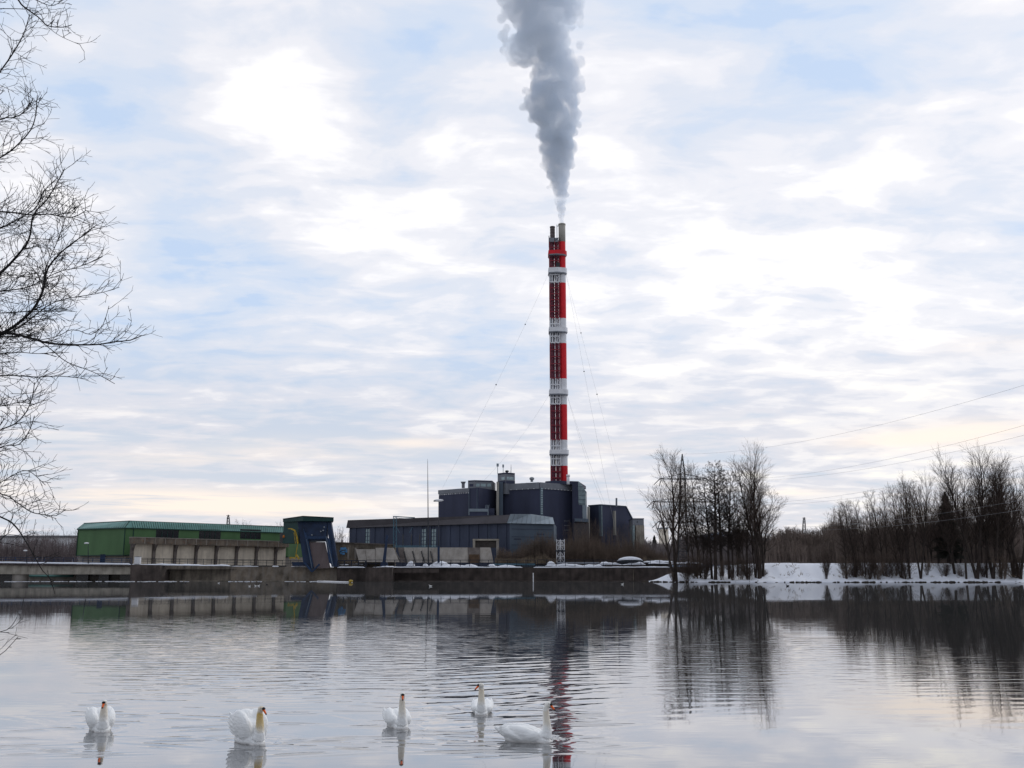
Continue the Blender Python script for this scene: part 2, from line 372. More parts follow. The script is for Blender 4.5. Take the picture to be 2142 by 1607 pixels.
def build_water():
    xs = np.concatenate([[-3500, -1200, -500, -200, -90, -45, -30], np.arange(-25.9, 14.01, .095), [17, 25, 45, 90, 200, 500, 1200, 3500]])
    yf = []; y = 15.0
    while y < 62: yf.append(y); y += .055 + max(0, (y - 22)) * .0055
    ys = np.concatenate([[-200, -60, -20, 0, 8, 12, 14], yf, [65, 70, 85, 120, 170, 240, 330, 500]])
    X, Y = np.meshgrid(xs, ys); Z = np.zeros_like(X)
    for w in SWANS:
        hx, hy = math.cos(R(w['hd'])), math.sin(R(w['hd'])); cx, cy = w['loc'].x, w['loc'].y + .28 * w['s']
        dx, dy = X - cx, Y - cy
        s = -(dx * hx + dy * hy) + .45; l = -dx * hy + dy * hx           # s: distance behind the breast
        r = np.hypot(dx, dy)
        for side in (-1, 1):
            e = side * l - (.16 + np.maximum(s, 0) * .42)
            env = np.exp(-(e / (.13 + .10 * np.maximum(s, 0))) ** 2) * np.clip((s + .1) / .3, 0, 1) * np.exp(-np.maximum(s, 0) / .75) * (.55 + .45 * np.sin(3.1 * s + l * 5.))
            Z += .045 * env * np.sin(e * (24 - 3 * np.clip(s, 0, 4)) + .5)
        env = np.exp(-((r - .45) / .35) ** 2) * .004
        Z += env * np.sin(r * 26)
    rr = np.random.default_rng(4)
    for _ in range(190):                     # stray wavelets around and behind the swans
        cx, cy = rr.uniform(-11.5, 2.), 18.6 + 13 * rr.random() ** 1.3; wx, wy = rr.uniform(.25, .8), rr.uniform(.10, .22); wl = rr.uniform(.26, .5); tl = rr.uniform(-.35, .35)
        m = (np.abs(X - cx) < 2.6) & (np.abs(Y - cy) < 1.4); dx = X[m] - cx; dy = Y[m] - cy - tl * dx
        Z[m] += rr.uniform(.005, .012) * np.exp(-(dx / wx) ** 2 - (dy / wy) ** 2) * np.cos(dy * 2 * math.pi / wl)
    # wash crossing from the right of the swans towards the middle of the river: slanting crests
    for (ang, wl, a, ph) in ((.42, .95, .0085, 0.), (.52, .62, .0050, 1.7), (.30, 1.35, .0070, .6), (.60, .45, .0028, 2.2)):
        k = 2 * math.pi / wl; u = (X * -math.sin(ang) + Y * math.cos(ang))
        v = (X * math.cos(ang) + Y * math.sin(ang))
        qq = X / np.maximum(Y, 1.)
        env = np.exp(-((qq - .0) / .085) ** 2) * np.clip((Y - 19.5) / 8, 0, 1) * np.clip((43 - Y) / 16, 0, 1)
        Z += a * env * np.sin(k * u + ph + .8 * np.sin(v * .9 + ph) + .5 * np.sin(v * 2.3 + u * .4))
    # short steep chop over the ruffled reach left of it
    qq = X / np.maximum(Y, 1.)
    env = np.clip((qq + .46) / .12, 0, 1) * np.clip((.0 - qq) / .10, 0, 1) * np.clip((Y - 23) / 8, 0, 1) * np.clip((60 - Y) / 24, 0, 1)
    env = env * (.55 + .45 * np.sin(X * .31 + Y * .17 + 1.) * np.sin(X * .12 - Y * .23))
    for (ang, wl, a, ph) in ((.10, .58, .0044, 0.), (-.13, .74, .0052, 1.3), (.22, .95, .0058, 2.6), (-.27, .49, .0034, .8), (.03, 1.25, .0046, 4.)):
        k = 2 * math.pi / wl; u = (X * -math.sin(ang) + Y * math.cos(ang)); v = (X * math.cos(ang) + Y * math.sin(ang))
        Z += a * env * np.sin(k * u + ph + 1.1 * np.sin(v * 1.35 + ph) + .8 * np.sin(v * .53 - u * .7 + ph * 2)) * (.5 + .5 * np.sin(v * .9 + u * .6 + ph * 3))
    env = np.clip((qq - .03) / .1, 0, 1) * np.clip((Y - 20) / 8, 0, 1) * np.clip((61 - Y) / 12, 0, 1) * (.6 + .4 * np.sin(X * .2 - Y * .13))
    for (ang, wl, a, ph) in ((.14, .85, .0016, .4), (-.18, 1.1, .0019, 2.), (.30, .66, .0012, 3.3)):
        k = 2 * math.pi / wl; u = (X * -math.sin(ang) + Y * math.cos(ang)); v = (X * math.cos(ang) + Y * math.sin(ang))
        Z += a * env * np.sin(k * u + ph + 1.2 * np.sin(v * 1.1 + ph) + .7 * np.sin(v * 2.7 + u * .6))
    nx, ny = len(xs), len(ys)
    me = bpy.data.meshes.new('water'); me.vertices.add(nx * ny)
    me.vertices.foreach_set('co', np.stack([X, Y, Z], -1).reshape(-1).astype(np.float64))
    i = np.arange(nx - 1); j = np.arange(ny - 1)[:, None]; b = (j * nx + i).reshape(-1)
    F = np.stack([b, b + 1, b + nx + 1, b + nx], 1).reshape(-1).astype(np.int32); n = len(b)
    me.loops.add(n * 4); me.loops.foreach_set('vertex_index', F); me.polygons.add(n)
    me.polygons.foreach_set('loop_start', (np.arange(n) * 4).astype(np.int32)); me.polygons.foreach_set('use_smooth', np.ones(n, dtype=bool))
    me.update(calc_edges=True)
    o = bpy.data.objects.new('water', me); COL.objects.link(o); me.materials.append(water_mat()); tag(o, kind='structure')
build_water()

# ------------------------------------------------------------------ ground, banks, far hill
def noise2(x, y, s):
    return (math.sin(x * .13 * s + 1.3) + math.sin(y * .11 * s + x * .05 * s) + math.sin(x * .31 * s - y * .07 * s + 2.) * .6 + math.sin(x * .83 * s + y * .5) * .3) / 2.9
DECK = 3.75
def sheet(name, rows, m, kind='structure', close=False):
    """rows: list of equal-length rows of points"""
    nx = len(rows[0]); vs = [tuple(p) for r in rows for p in r]
    fs = [(j * nx + i, j * nx + i + 1, (j + 1) * nx + i + 1, (j + 1) * nx + i) for j in range(len(rows) - 1) for i in range(nx - 1)]
    me = bpy.data.meshes.new(name); me.from_pydata(vs, [], fs); me.update(); me.materials.append(m)
    for p in me.polygons: p.use_smooth = True
    o = bpy.data.objects.new(name, me); COL.objects.link(o); tag(o, kind=kind); return o
# main ground behind quay and power station (front edge hidden behind the quay wall)
rows = []
for y, z in ((284, 3.2), (290, 3.55), (300, 3.7), (330, 3.6), (380, 3.6), (500, 3.6), (900, 3.6), (3000, 3.6), (9000, 3.6)):
    rows.append([(x, y + (24 if x < -128 and y < 310 else 0), z + .15 * noise2(x, y, 1)) for x in [-9000, -3000, -900, -400, -250, -180, -140, -128, -90, -60, -30, 0, 20, 35, 36.5]])
sheet('ground', rows, M['soil'])
# snowy bank on the right, with the little spit that reaches left in front of the quay
xs = list(np.arange(32.5, 200, 1.1)) + [210, 240, 300, 420, 700, 1500, 4000, 9000]
prof = [(-1.5, -.5), (0., -.05), (.35, .28), (1.2, .50), (3.2, .9), (6, 1.7), (9.5, 3.3), (12.5, 4.35), (14.5, 4.78), (17, 4.86), (30, 4.8), (80, 4.2), (300, 3.6), (9000, 3.6)]
def shore_y(x):
    return 255.5 + 1.6 * noise2(x, 3, 1.) + .55 * math.sin(x * 1.7) + .3 * math.sin(x * 3.1 + 1)
def bank_z(x, k):
    return prof[k][1]
rows = []
for k, (dy, z) in enumerate(prof):
    row = []
    for x in xs:
        f = min(1., max(0., (x - 36) / 14.)); f = f * f * (3 - 2 * f)      # the spit: low, then the full bank
        g = min(1., max(0., (x - 57) / 10.)); g = g * g * (3 - 2 * g)
        hump = 2.6 * math.exp(-((x - 42.5) / 4.2) ** 2) * (1 if 3 <= k <= 9 else 0) * math.exp(-((dy - 7) / 5.) ** 2)
        zz = z
        if z > .5: zz = .5 + (z - .5) * (.35 + .65 * g)
        zz = zz * (f if z > 0 else 1) + hump * f ** .3 + (.10 * noise2(x, dy * 5, 4) if z > .4 else 0)
        if x < 36: zz = min(zz, -.3)
        row.append((x, shore_y(x) + dy + (1 - f) * 8, zz))
    rows.append(row)
sheet('riverbank_snow', rows, M['ground'])
# near bank behind and beside the camera, out of the picture
rows = [[(-400, 60, -.5), (-40, 22, -.5), (-13, 17, -.5), (-9.6, 9, -.5), (-3, 4.5, -.5), (12, 4, -.5), (60, 8, -.5), (400, 30, -.5)],
        [(-400, 58, .5), (-40, 20, .4), (-14.5, 14.5, .4), (-11, 7, .4), (-4, 2.5, .4), (12, 2.2, .4), (60, 6, .4), (400, 28, .5)],
        [(-400, 40, 1.6), (-40, 8, 1.6), (-17, 4, 1.6), (-12, 0, 1.6), (-4, -1, 1.6), (12, -1, 1.6), (60, 0, 1.6), (400, 10, 1.6)],
        [(-400, -300, 1.7), (-40, -300, 1.7), (-17, -300, 1.7), (-12, -300, 1.7), (-4, -300, 1.7), (12, -300, 1.7), (60, -300, 1.7), (400, -300, 1.7)]]
sheet('near_bank', rows, M['ground'])
# low wooded hill far off behind the plant, distance haze put into its bluish colour
hm = mat('hazed_hill_woods', (.085, .11, .16), .95, .2, .02)
rows = []
for k, (d, f) in enumerate(((2000, 0), (2060, .55), (2150, .85), (2300, 1.), (2700, 0.))):
    rows.append([(x, d, 3.5 + f * (70 * math.exp(-((x - 470) / 170) ** 2) + 38 * math.exp(-((x - 760) / 260) ** 2) + 16 * math.exp(-((x + 950) / 300) ** 2) + 5 * noise2(x, d, .12))) for x in range(-2400, 2500, 40)])
sheet('far_hill', rows, hm)

# ------------------------------------------------------------------ quay and weir walls
def poly_back(p, dy): return (p[0], p[1] + dy)
def wall_run(mb, spec, thick, zb=-2.0):
    """spec: list of (x, ybase, ytop, setback) along a wall: battered face from the waterline up"""
    F = []
    for (x, yb, yt, sb) in spec:
        b = PZ(x, yb, 0); t = P(x, yt, b.y + sb); F.append((b, t))
    for (b0, t0), (b1, t1) in zip(F[:-1], F[1:]):
        db = (b0.x, b0.y - .0, zb)
        mb.hexa([(b0.x, b0.y, zb), (b1.x, b1.y, zb), (b1.x, b1.y + thick, zb), (b0.x, b0.y + thick, zb),
                 (t0.x, t0.y, t0.z), (t1.x, t1.y, t1.z), (t1.x, t1.y + thick, t1.z), (t0.x, t0.y + thick, t0.z)])
    return F
# weir wall, left (paler, battered)
weir = thing('weir_wall', 'battered grey brown concrete weir wall below the crane gallery, streaked with rust and lime', 'wall', PZ(460, 1215.5, 0))
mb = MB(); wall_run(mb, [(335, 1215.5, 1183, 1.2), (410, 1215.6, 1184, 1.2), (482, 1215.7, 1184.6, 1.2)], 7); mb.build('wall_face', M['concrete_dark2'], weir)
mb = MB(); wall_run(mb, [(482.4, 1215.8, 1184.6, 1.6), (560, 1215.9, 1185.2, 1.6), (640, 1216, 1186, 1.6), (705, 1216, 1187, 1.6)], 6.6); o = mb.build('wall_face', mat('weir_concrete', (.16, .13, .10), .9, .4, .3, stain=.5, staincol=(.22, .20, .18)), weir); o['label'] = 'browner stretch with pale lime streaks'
mb = MB(); wall_run(mb, [(273, 1216.4, 1181, .1), (334.6, 1216.2, 1182.6, .1)], 8); o = mb.build('pier', M['concrete_dark'], weir)
for x in (333, 481.5, 488, 615, 625, 662, 690):
    mb = MB(); b = PZ(x + 3.5, 1215.6, 0); t = P(x, 1185, b.y + 1.25)
    mb.bar(b + Vector((0, -.18, -.5)), t + Vector((0, -.12, 0)), .28, .3); mb.build('guide_rail', M['concrete'] if x < 600 else M['pillar'], weir)
# quay wall (dark)
quay = thing('quay_wall', 'dark stained concrete quay wall in front of the power station', 'wall', PZ(1040, 1216.5, 0))
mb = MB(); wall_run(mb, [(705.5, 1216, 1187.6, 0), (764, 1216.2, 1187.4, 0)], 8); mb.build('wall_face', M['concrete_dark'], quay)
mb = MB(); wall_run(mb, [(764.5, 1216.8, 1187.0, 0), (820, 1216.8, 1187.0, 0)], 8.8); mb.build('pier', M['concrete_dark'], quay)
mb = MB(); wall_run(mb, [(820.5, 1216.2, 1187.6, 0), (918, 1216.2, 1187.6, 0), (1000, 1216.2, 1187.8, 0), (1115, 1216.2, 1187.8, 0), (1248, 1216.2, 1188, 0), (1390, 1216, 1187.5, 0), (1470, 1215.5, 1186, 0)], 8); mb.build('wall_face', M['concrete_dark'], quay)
mb = MB()
for (x, w_, mm) in ((919.5, 4, 0), (1138, 2.6, 0), (1172, 2.2, 0), (1247, 3., 0), (1275, 2., 0), (1325, 1.2, 0), (1090, 1.2, 0), (862, 1.2, 0)):
    b = PZ(x, 1216.1, 0); t = P(x, 1190, b.y); mb.box(b.x - w_ * .066, b.x + w_ * .066, b.y - .16, b.y + .1, -1, t.z - .3)
mb.build('pilaster', M['concrete_dark2'], quay)
# coping kerb along the quay
mb = MB(); a = PZ(706, 1216.1, 0); b = PZ(1470, 1216.1, 0)
mb.box(a.x, b.x, a.y - .30, a.y + .3, DECK + .02, DECK + .16); mb.build('coping', M['concrete_dark'], quay)
# lintel band between piers of the quay
mb = MB(); a = P(822, 1190, 276); b = P(918, 1190, 276); mb.box(a.x, b.x, a.y - 1.0, a.y + .5, 2.35, 3.35); mb.build('ledge', M['concrete_dark'], quay)

# paler tide mark along the foot of the walls
for nm, par, x0, x1, yy, m_ in (('tide_mark', weir, 336, 704, 1216.0, M['concrete_dark2']), ('tide_mark', quay, 821, 1380, 1216.4, M['concrete_dark'])):
    a_, b_ = PZ(x0, yy, 0), PZ(x1, yy, 0); mb = MB(); mb.hexa([(a_.x, a_.y - .12, -.5), (b_.x, b_.y - .12, -.5), (b_.x, b_.y + .4, -.5), (a_.x, a_.y + .4, -.5), (a_.x, a_.y - .06, .22), (b_.x, b_.y - .06, .22), (b_.x, b_.y + .4, .22), (a_.x, a_.y + .4, .22)]); mb.build(nm, m_, par)
# thin ice and foam caught along the left part of the weir
mb = MB(); rs = random.Random(3)
for (x0, x1) in ((12, 52), (50, 160), (150, 275), (255, 352), (352, 398), (480, 548), (600, 640), (650, 700)):
    x = x0
    while x < x1:
        w_ = rs.uniform(3, 12); p = PZ(x, 1217.0 + rs.uniform(-.25, .3), 0); s_ = ppm(p.y); q = x + w_ * .9
        n_ = 9; ring = [(p.x + w_ * s_ * .5 * math.cos(2 * math.pi * k / n_) * rs.uniform(.7, 1.1), p.y + .5 * math.sin(2 * math.pi * k / n_) * rs.uniform(.6, 1.2)) for k in range(n_)]
        mb.prism(ring, -.03, rs.uniform(.05, .13)); x += w_ * rs.uniform(.6, 1.5)
o = mb.build('floating_ice', M['snow'], None); tag(o, 'thin broken ice and foam floating along the foot of the weir', 'ice', kind='stuff')
# gauge staff standing in the river
g = thing('gauge_staff', 'thin white gauge post standing in the water before the dark quay wall', 'post', PZ(1115.5, 1217.5, 0))
b = PZ(1115.5, 1217.5, 0); mb = MB(); mb.box(b.x - .12, b.x + .12, b.y - .05, b.y + .05, -1.2, (1217.5 - 1199) * ppm(b.y)); mb.build('board', M['white_paint'], g)
mb = MB(); mb.tube([b + Vector((0, .1, -1.5)), b + Vector((0, .1, 2.2))], .06); mb.build('post', M['steel_grey'], g)

# floating boom
bo = thing('floating_boom', 'pale floating boom with a yellow end lying on the water below the rake machine', 'float', PZ(700, 1218, 0))
p0, p1 = PZ(664, 1215.9 + .9, 0), PZ(736, 1219.0, 0); mb = MB()
mb.tube([p0 + Vector((0, 0, .08)), p1 + Vector((0, 0, .08))], .17); mb.tube([p0 + Vector((1.5, 1.2, .1)), p1 + Vector((-1, 1.1, .1))], .13); mb.build('pipe', M['white_paint'], bo, True)
mb = MB(); mb.ball(p1 + Vector((-.3, .3, .3)), (.55, .5, .42)); mb.build('buoy', M['yellow'], bo, True)

# ------------------------------------------------------------------ bridge on the left
br = thing('footbridge', 'low concrete bridge deck with snow along its edge, at the left end of the weir', 'bridge', P(140, 1195, 279))
mb = MB()
pts = [(-120, 1176.5, 1201.0), (18, 1178.6, 1201.2), (140, 1180, 1201.6), (274, 1181.2, 1201.8)]
for (x0, a0, b0), (x1, a1, b1) in zip(pts[:-1], pts[1:]):
    A, B, C_, D_ = P(x0, b0, 279), P(x1, b1, 279), P(x1, a1 + 4, 279), P(x0, a0 + 4, 279)
    mb.hexa([A, B, B + Vector((0, 5, 0)), A + Vector((0, 5, 0)), D_, C_, C_ + Vector((0, 5, 0)), D_ + Vector((0, 5, 0))])
mb.build('beam', M['concrete'], br)
mb = MB()
for (x0, a0, b0), (x1, a1, b1) in zip(pts[:-1], pts[1:]):
    A, B, C_, D_ = P(x0, a0 + 4.2, 278.3), P(x1, a1 + 4.2, 278.3), P(x1, a1 + 1.5, 278.3), P(x0, a0 + 1.5, 278.3)
    mb.hexa([A, B, B + Vector((0, 6, 0)), A + Vector((0, 6, 0)), D_, C_, C_ + Vector((0, 6, 0)), D_ + Vector((0, 6, 0))])
mb.build('deck', M['concrete_dark'], br)
for (x0, x1) in ((17, 49), (-150, -118)):
    mb = MB(); A, B = P(x0, 1200, 278.6), P(x1, 1200, 278.6)
    mb.tube([(A.x + B.x) and ((A.x + B.x) / 2, 281.5, -2), ((A.x + B.x) / 2, 281.5, 4.0)], (B.x - A.x) / 2, 20); mb.build('pier', M['concrete_pale'], br, True)
# low works seen under the bridge
uw = thing('lower_wall', 'pale low wall seen through the opening under the bridge, with a green pipe', 'wall', P(150, 1208, 290))
mb = MB(); A, B = P(30, 1200, 292), P(262, 1200, 292); mb.box(A.x, B.x, 292, 294, -2, 3.2); mb.build('wall_face', M['concrete_pale'], uw)
mb = MB(); A, B = P(60, 1206, 291), P(152, 1206, 291); mb.tube([(A.x, 291.4, 1.35), (B.x, 291.4, 1.35)], .35); mb.build('pipe', M['roof_teal'], uw, True)
mb = MB(); A, B = P(160, 1206, 291), P(185, 1206, 291); mb.box(A.x, B.x, 290.8, 291.9, -.5, 2.4); mb.build('opening', M['window'], uw)
mb = MB(); A, B = P(207, 1206, 291), P(228, 1206, 291); mb.box(A.x, B.x, 290.8, 291.9, -.5, 2.6)
mb.build('opening', M['window'], uw)
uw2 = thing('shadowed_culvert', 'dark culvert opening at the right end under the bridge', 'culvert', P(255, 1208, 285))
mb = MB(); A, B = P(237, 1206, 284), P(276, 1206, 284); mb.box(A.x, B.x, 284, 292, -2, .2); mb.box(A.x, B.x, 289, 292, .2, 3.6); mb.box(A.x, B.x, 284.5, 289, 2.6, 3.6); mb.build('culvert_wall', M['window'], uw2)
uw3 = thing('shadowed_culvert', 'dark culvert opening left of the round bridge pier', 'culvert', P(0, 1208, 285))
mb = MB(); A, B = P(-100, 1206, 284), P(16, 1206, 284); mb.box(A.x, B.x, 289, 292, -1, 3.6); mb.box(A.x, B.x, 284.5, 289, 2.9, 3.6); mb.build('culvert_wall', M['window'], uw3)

# ------------------------------------------------------------------ railings
def railing(name, label, x0, x1, y0, y1, d0, d1, hpx, n, m, rails=(1., .5), pw=.07):
    """posts of hpx photo pixels"""
    t = thing(name, label, 'railing', P((x0 + x1) / 2, (y0 + y1) / 2, (d0 + d1) / 2), 'railings along quay and bridge')
    rl = MB()
    A, B = P(x0, y0, d0), P(x1, y1, d1); H = hpx * ppm((d0 + d1) / 2)
    for f in rails: rl.bar(A + Vector((0, 0, H * f)), B + Vector((0, 0, H * f)), pw * .9)
    rl.build('rail', m, t)
    for i in range(n):
        p = A.lerp(B, i / (n - 1)); mb = MB(); mb.box(p.x - pw / 2, p.x + pw / 2, p.y - pw / 2, p.y + pw / 2, p.z - .1, p.z + H + .02); mb.build('post', m, t)
    return t
railing('railing', 'thin dark blue railing along the bridge deck on the left', -110, 274, 1178, 1182, 279.2, 279.2, 13, 20, M['blue_steel'], (1., .66, .33), .12)
railing('railing', 'thin dark railing at the foot of the concrete crane gallery', 292, 640, 1180, 1185, 283.5, 285, 12, 22, M['steel_dark'], (1., .5), .12)
railing('railing', 'thick black railing just right of the rake machine', 706, 764, 1187, 1187, 276.6, 276.6, 14, 5, M['rail_dark'], (1., .5, .15), .24)
railing('railing', 'dark railing on the quay edge between the crane post and the gap in the snow', 766, 1120, 1187.4, 1187.6, 276.5, 276.5, 15.5, 19, M['rail_dark'], (1., .5), .15)
railing('railing', 'thin railing on the quay edge right of the gap in the snow', 1124, 1400, 1187.6, 1188, 276.5, 276.5, 16, 15, M['rail_dark'], (1., .5), .13)

# ------------------------------------------------------------------ snow lying on the masonry (uncountable), and heaps
def ridge(mb, A, B, w, h, step=.5, gaps=(), amp=.45, seed=0):
    n = max(2, int((B - A).length / step)); k = 6; prev = None
    for i in range(n + 1):
        f = i / n; p = A.lerp(B, f); q = 1 - amp + amp * (1 + noise2(p.x * 3 + seed, seed * 7, 2.)) * .9
        if any(a < f < b for a, b in gaps): prev = None; continue
        e = min(1, i / 2 + .2, (n - i) / 2 + .2)
        ring = []
        for j in range(k + 1):
            t = math.pi * j / k; ring.append((p.x, p.y - math.cos(t) * w * (.8 + .2 * q), p.z + math.sin(t) * h * q * e))
        b = len(mb.v); mb.v += ring
        if prev is not None:
            for j in range(k): mb.f.append((prev + j, prev + j + 1, b + j + 1, b + j))
            mb.f.append((prev, b, b + k, prev + k))
        prev = b
mb = MB()
ridge(mb, P(-120, 1176.5, 278.6), P(274, 1181.7, 278.6), .5, .42, .4, amp=.15)
ridge(mb, P(274, 1182.3, 281.6), P(482, 1184.6, 281.9), .7, .42, .4, amp=.5, seed=3)
ridge(mb, P(483, 1185, 282.3), P(655, 1186.5, 282.3), .4, .20, .4, gaps=((.35, .5), (.58, .72)), amp=.8, seed=5)
ridge(mb, P(706, 1187.8, 276.6), P(764, 1187.8, 276.6), .45, .34, .35, amp=.3, seed=6)
ridge(mb, P(822, 1187.5, 276.4), P(1093, 1187.8, 276.4), .5, .30, .35, amp=.35, seed=8)
ridge(mb, P(1116, 1187.8, 276.4), P(1400, 1187.4, 276.4), .5, .30, .35, amp=.35, seed=9)
for (x0, x1, y, d, h) in ((712, 730, 1180, 279, .35), (735, 760, 1179, 279.5, .3), (780, 830, 1185, 278.5, .35), (900, 1000, 1184.5, 278.6, .6), (1020, 1080, 1184.5, 279, .4),
                          (1140, 1260, 1183, 279, .55), (1250, 1350, 1180, 280, .7), (1330, 1410, 1175, 283, .5), (1355, 1470, 1178, 282, .5)):
    A, B = P(x0, y + 2, d), P(x1, y + 2, d); ridge(mb, A, B, 1.0, h * 1.0, .6, amp=.9, seed=x0)
o = mb.build('snow_cover', M['snow'], None, True); tag(o, 'snow lying along the tops of the quay, weir and bridge', 'snow', kind='stuff')
def heap(x, yb, d, wpx, hpx, label):
    hpx *= .8
    p = P(x, yb, d); s = ppm(d); mb = MB(); n = 18; rr = 7
    vs = [(p.x, p.y, p.z + hpx * s)]; 
    for i in range(1, rr + 1):
        f = i / rr
        for j in range(n):
            t = 2 * math.pi * j / n; e = 1 + .14 * math.sin(3 * t + x) + .1 * math.sin(5 * t + 2 * x)
            vs.append((p.x + math.cos(t) * f * e * wpx * s / 2, p.y + math.sin(t) * f * e * wpx * s / 2.6, p.z + hpx * s * (math.cos(f * math.pi / 2) ** .8) * (1 + .12 * math.sin(7 * t + i))))
    fs = [(0, 1 + j, 1 + (j + 1) % n) for j in range(n)] + [(1 + (i - 1) * n + j, 1 + i * n + j, 1 + i * n + (j + 1) % n, 1 + (i - 1) * n + (j + 1) % n) for i in range(1, rr) for j in range(n)]
    mb.add(vs, fs); o = mb.build('snow_heap', M['snow'], None, True); return tag(o, label, 'snow heap', 'snow heaps along the quay')
heap(860, 1184, 279, 17, 12, 'small rounded snow heap left of the tall street lamp, under the slanted struts')
heap(922, 1185, 278.8, 44, 13, 'widest snow heap, at the foot of the tall street lamp on the quay')
heap(950, 1185, 279, 26, 7, 'low snow heap just right of the lamp foot')
heap(890, 1184.5, 279.5, 13, 7, 'little snow lump just left of the lamp foot')
heap(1152, 1184.5, 279, 22, 12, 'pointed snow heap on the quay left of the white lattice mast')
heap(1029, 1184, 279, 16, 5, 'low snow lump by the concrete portal frame')
# dark long hump with a thick snow cap at the right end of the quay
hb = thing('covered_boat', 'long dark hull under a thick cap of snow at the right end of the quay', 'boat', P(1318, 1180, 281))
p = P(1318, 1176.5, 281); s = ppm(281); mb = MB(); K = 14
ringv = []
for i in range(K + 1):
    f = i / K * 2 - 1; x = p.x + f * 28 * s; wd = 1.5 * math.sqrt(max(0.02, 1 - f * f * .95)); zt = p.z + 4.2 * s * (1 - .25 * f * f); zb = p.z - 5 * s * (1 - .75 * f * f)
    ringv.append([(x, p.y - wd, zt), (x, p.y - wd * .6, (zt + zb) / 2 - .1), (x, p.y, zb), (x, p.y + wd * .6, (zt + zb) / 2 - .1), (x, p.y + wd, zt)])
vs = [v for r in ringv for v in r]; fs = [(i * 5 + j, i * 5 + j + 1, (i + 1) * 5 + j + 1, (i + 1) * 5 + j) for i in range(K) for j in range(4)] + [(i * 5 + 4, i * 5, (i + 1) * 5, (i + 1) * 5 + 4) for i in range(K)] + [(0, 1, 2, 3, 4), tuple(K * 5 + j for j in (4, 3, 2, 1, 0))]
mb.add(vs, fs); mb.build('hull', M['steel_dark'], hb)
mb = MB(); vs = []; n = 8
for i in range(K + 1):
    f = i / K * 2 - 1; x = p.x + f * 27 * s; wd = 1.4 * math.sqrt(max(0.01, 1 - f * f)); zt = p.z + 4.0 * s * (1 - .25 * f * f)
    for j in range(n + 1):
        t = math.pi * j / n; vs.append((x, p.y - math.cos(t) * wd, zt + .05 + math.sin(t) * 7.5 * s * max(0., 1 - f * f) ** .6))
mb.add(vs, [(i * (n + 1) + j, i * (n + 1) + j + 1, (i + 1) * (n + 1) + j + 1, (i + 1) * (n + 1) + j) for i in range(K) for j in range(n)])
mb.build('snow_cap', M['snow'], hb, True)
# ------------------------------------------------------------------ walls addressed by photo pixels
class Wall:
    def __init__(s, p0, p1):
        s.p0 = Vector((p0[0], p0[1], 0)); s.p1 = Vector((p1[0], p1[1], 0)); s.u = (s.p1 - s.p0).normalized()
        s.n = Vector((s.u.y, -s.u.x, 0))            # towards the camera when p0 is left of p1
        s.len = (s.p1 - s.p0).length
    def hit(s, x, y):
        a = (x - CX) / FPX; b = (CY - y) / FPX
        dx, dy, dz = a, math.cos(TH) - b * math.sin(TH), math.sin(TH) + b * math.cos(TH)
        t = s.n.dot(s.p0) / (s.n.x * dx + s.n.y * dy)
        p = Vector((dx * t, dy * t, CAMH + dz * t)); return (p - s.p0).dot(s.u), p.z
    def block(s, mb, u0, u1, z0, z1, n0, n1, z0b=None, z1b=None):
        z0b = z0 if z0b is None else z0b; z1b = z1 if z1b is None else z1b
        def q(u, n, z): v = s.p0 + s.u * u + s.n * n; return (v.x, v.y, z)
        return mb.hexa([q(u0, n1, z0), q(u1, n1, z0b), q(u1, n0, z0b), q(u0, n0, z0), q(u0, n1, z1), q(u1, n1, z1b), q(u1, n0, z1b), q(u0, n0, z1)])
    def px(s, mb, x0, y0, x1, y1, n0, n1):
        u0, z1 = s.hit(x0, y0); u1, z0 = s.hit(x1, y1); _, z1b = s.hit(x1, y0); _, z0b = s.hit(x0, y1)
        return s.block(mb, u0, u1, (z0 + z0b) / 2, (z1 + z1b) / 2, n0, n1)
    def pt(s, u, n, z): v = s.p0 + s.u * u + s.n * n; return Vector((v.x, v.y, z))
def v2(v): return (v.x, v.y)
def off2(p, q): return (p[0] + q[0], p[1] + q[1])

# ------------------------------------------------------------------ green turbine house
cA = P(262, 1104, 290)                                 # eave corner nearest the camera
ze = cA.z
L0 = v2(PZ(164, 1107, ze)); C1 = v2(cA); C2 = v2(PZ(280, 1104.4, ze)); R0 = v2(PZ(604, 1114.6, ze))
gh = thing('turbine_house', 'long green clad powerhouse with a ribbed teal mansard roof, left of the rake machine', 'building', (cA.x, cA.y, DECK))
zb = P(262, 1161.5, 290).z
wl, wc, wr = Wall(L0, C1), Wall(C1, C2), Wall(C2, R0)
nL, nR = wl.n, wr.n
back = [(R0[0] + 6, R0[1] + 16), (L0[0] + 22, L0[1] + 40)]
plan = [L0, C1, C2, R0] + back
mb = MB(); mb.prism(plan, zb, ze); mb.build('wall', M['green'], gh)
mb = MB()                                              # recessed plinth
inn = [(p[0] + .3, p[1] + 1.0) for p in plan]; mb.prism(inn, DECK - 1, zb - .02); mb.build('plinth', M['concrete_pale'], gh)
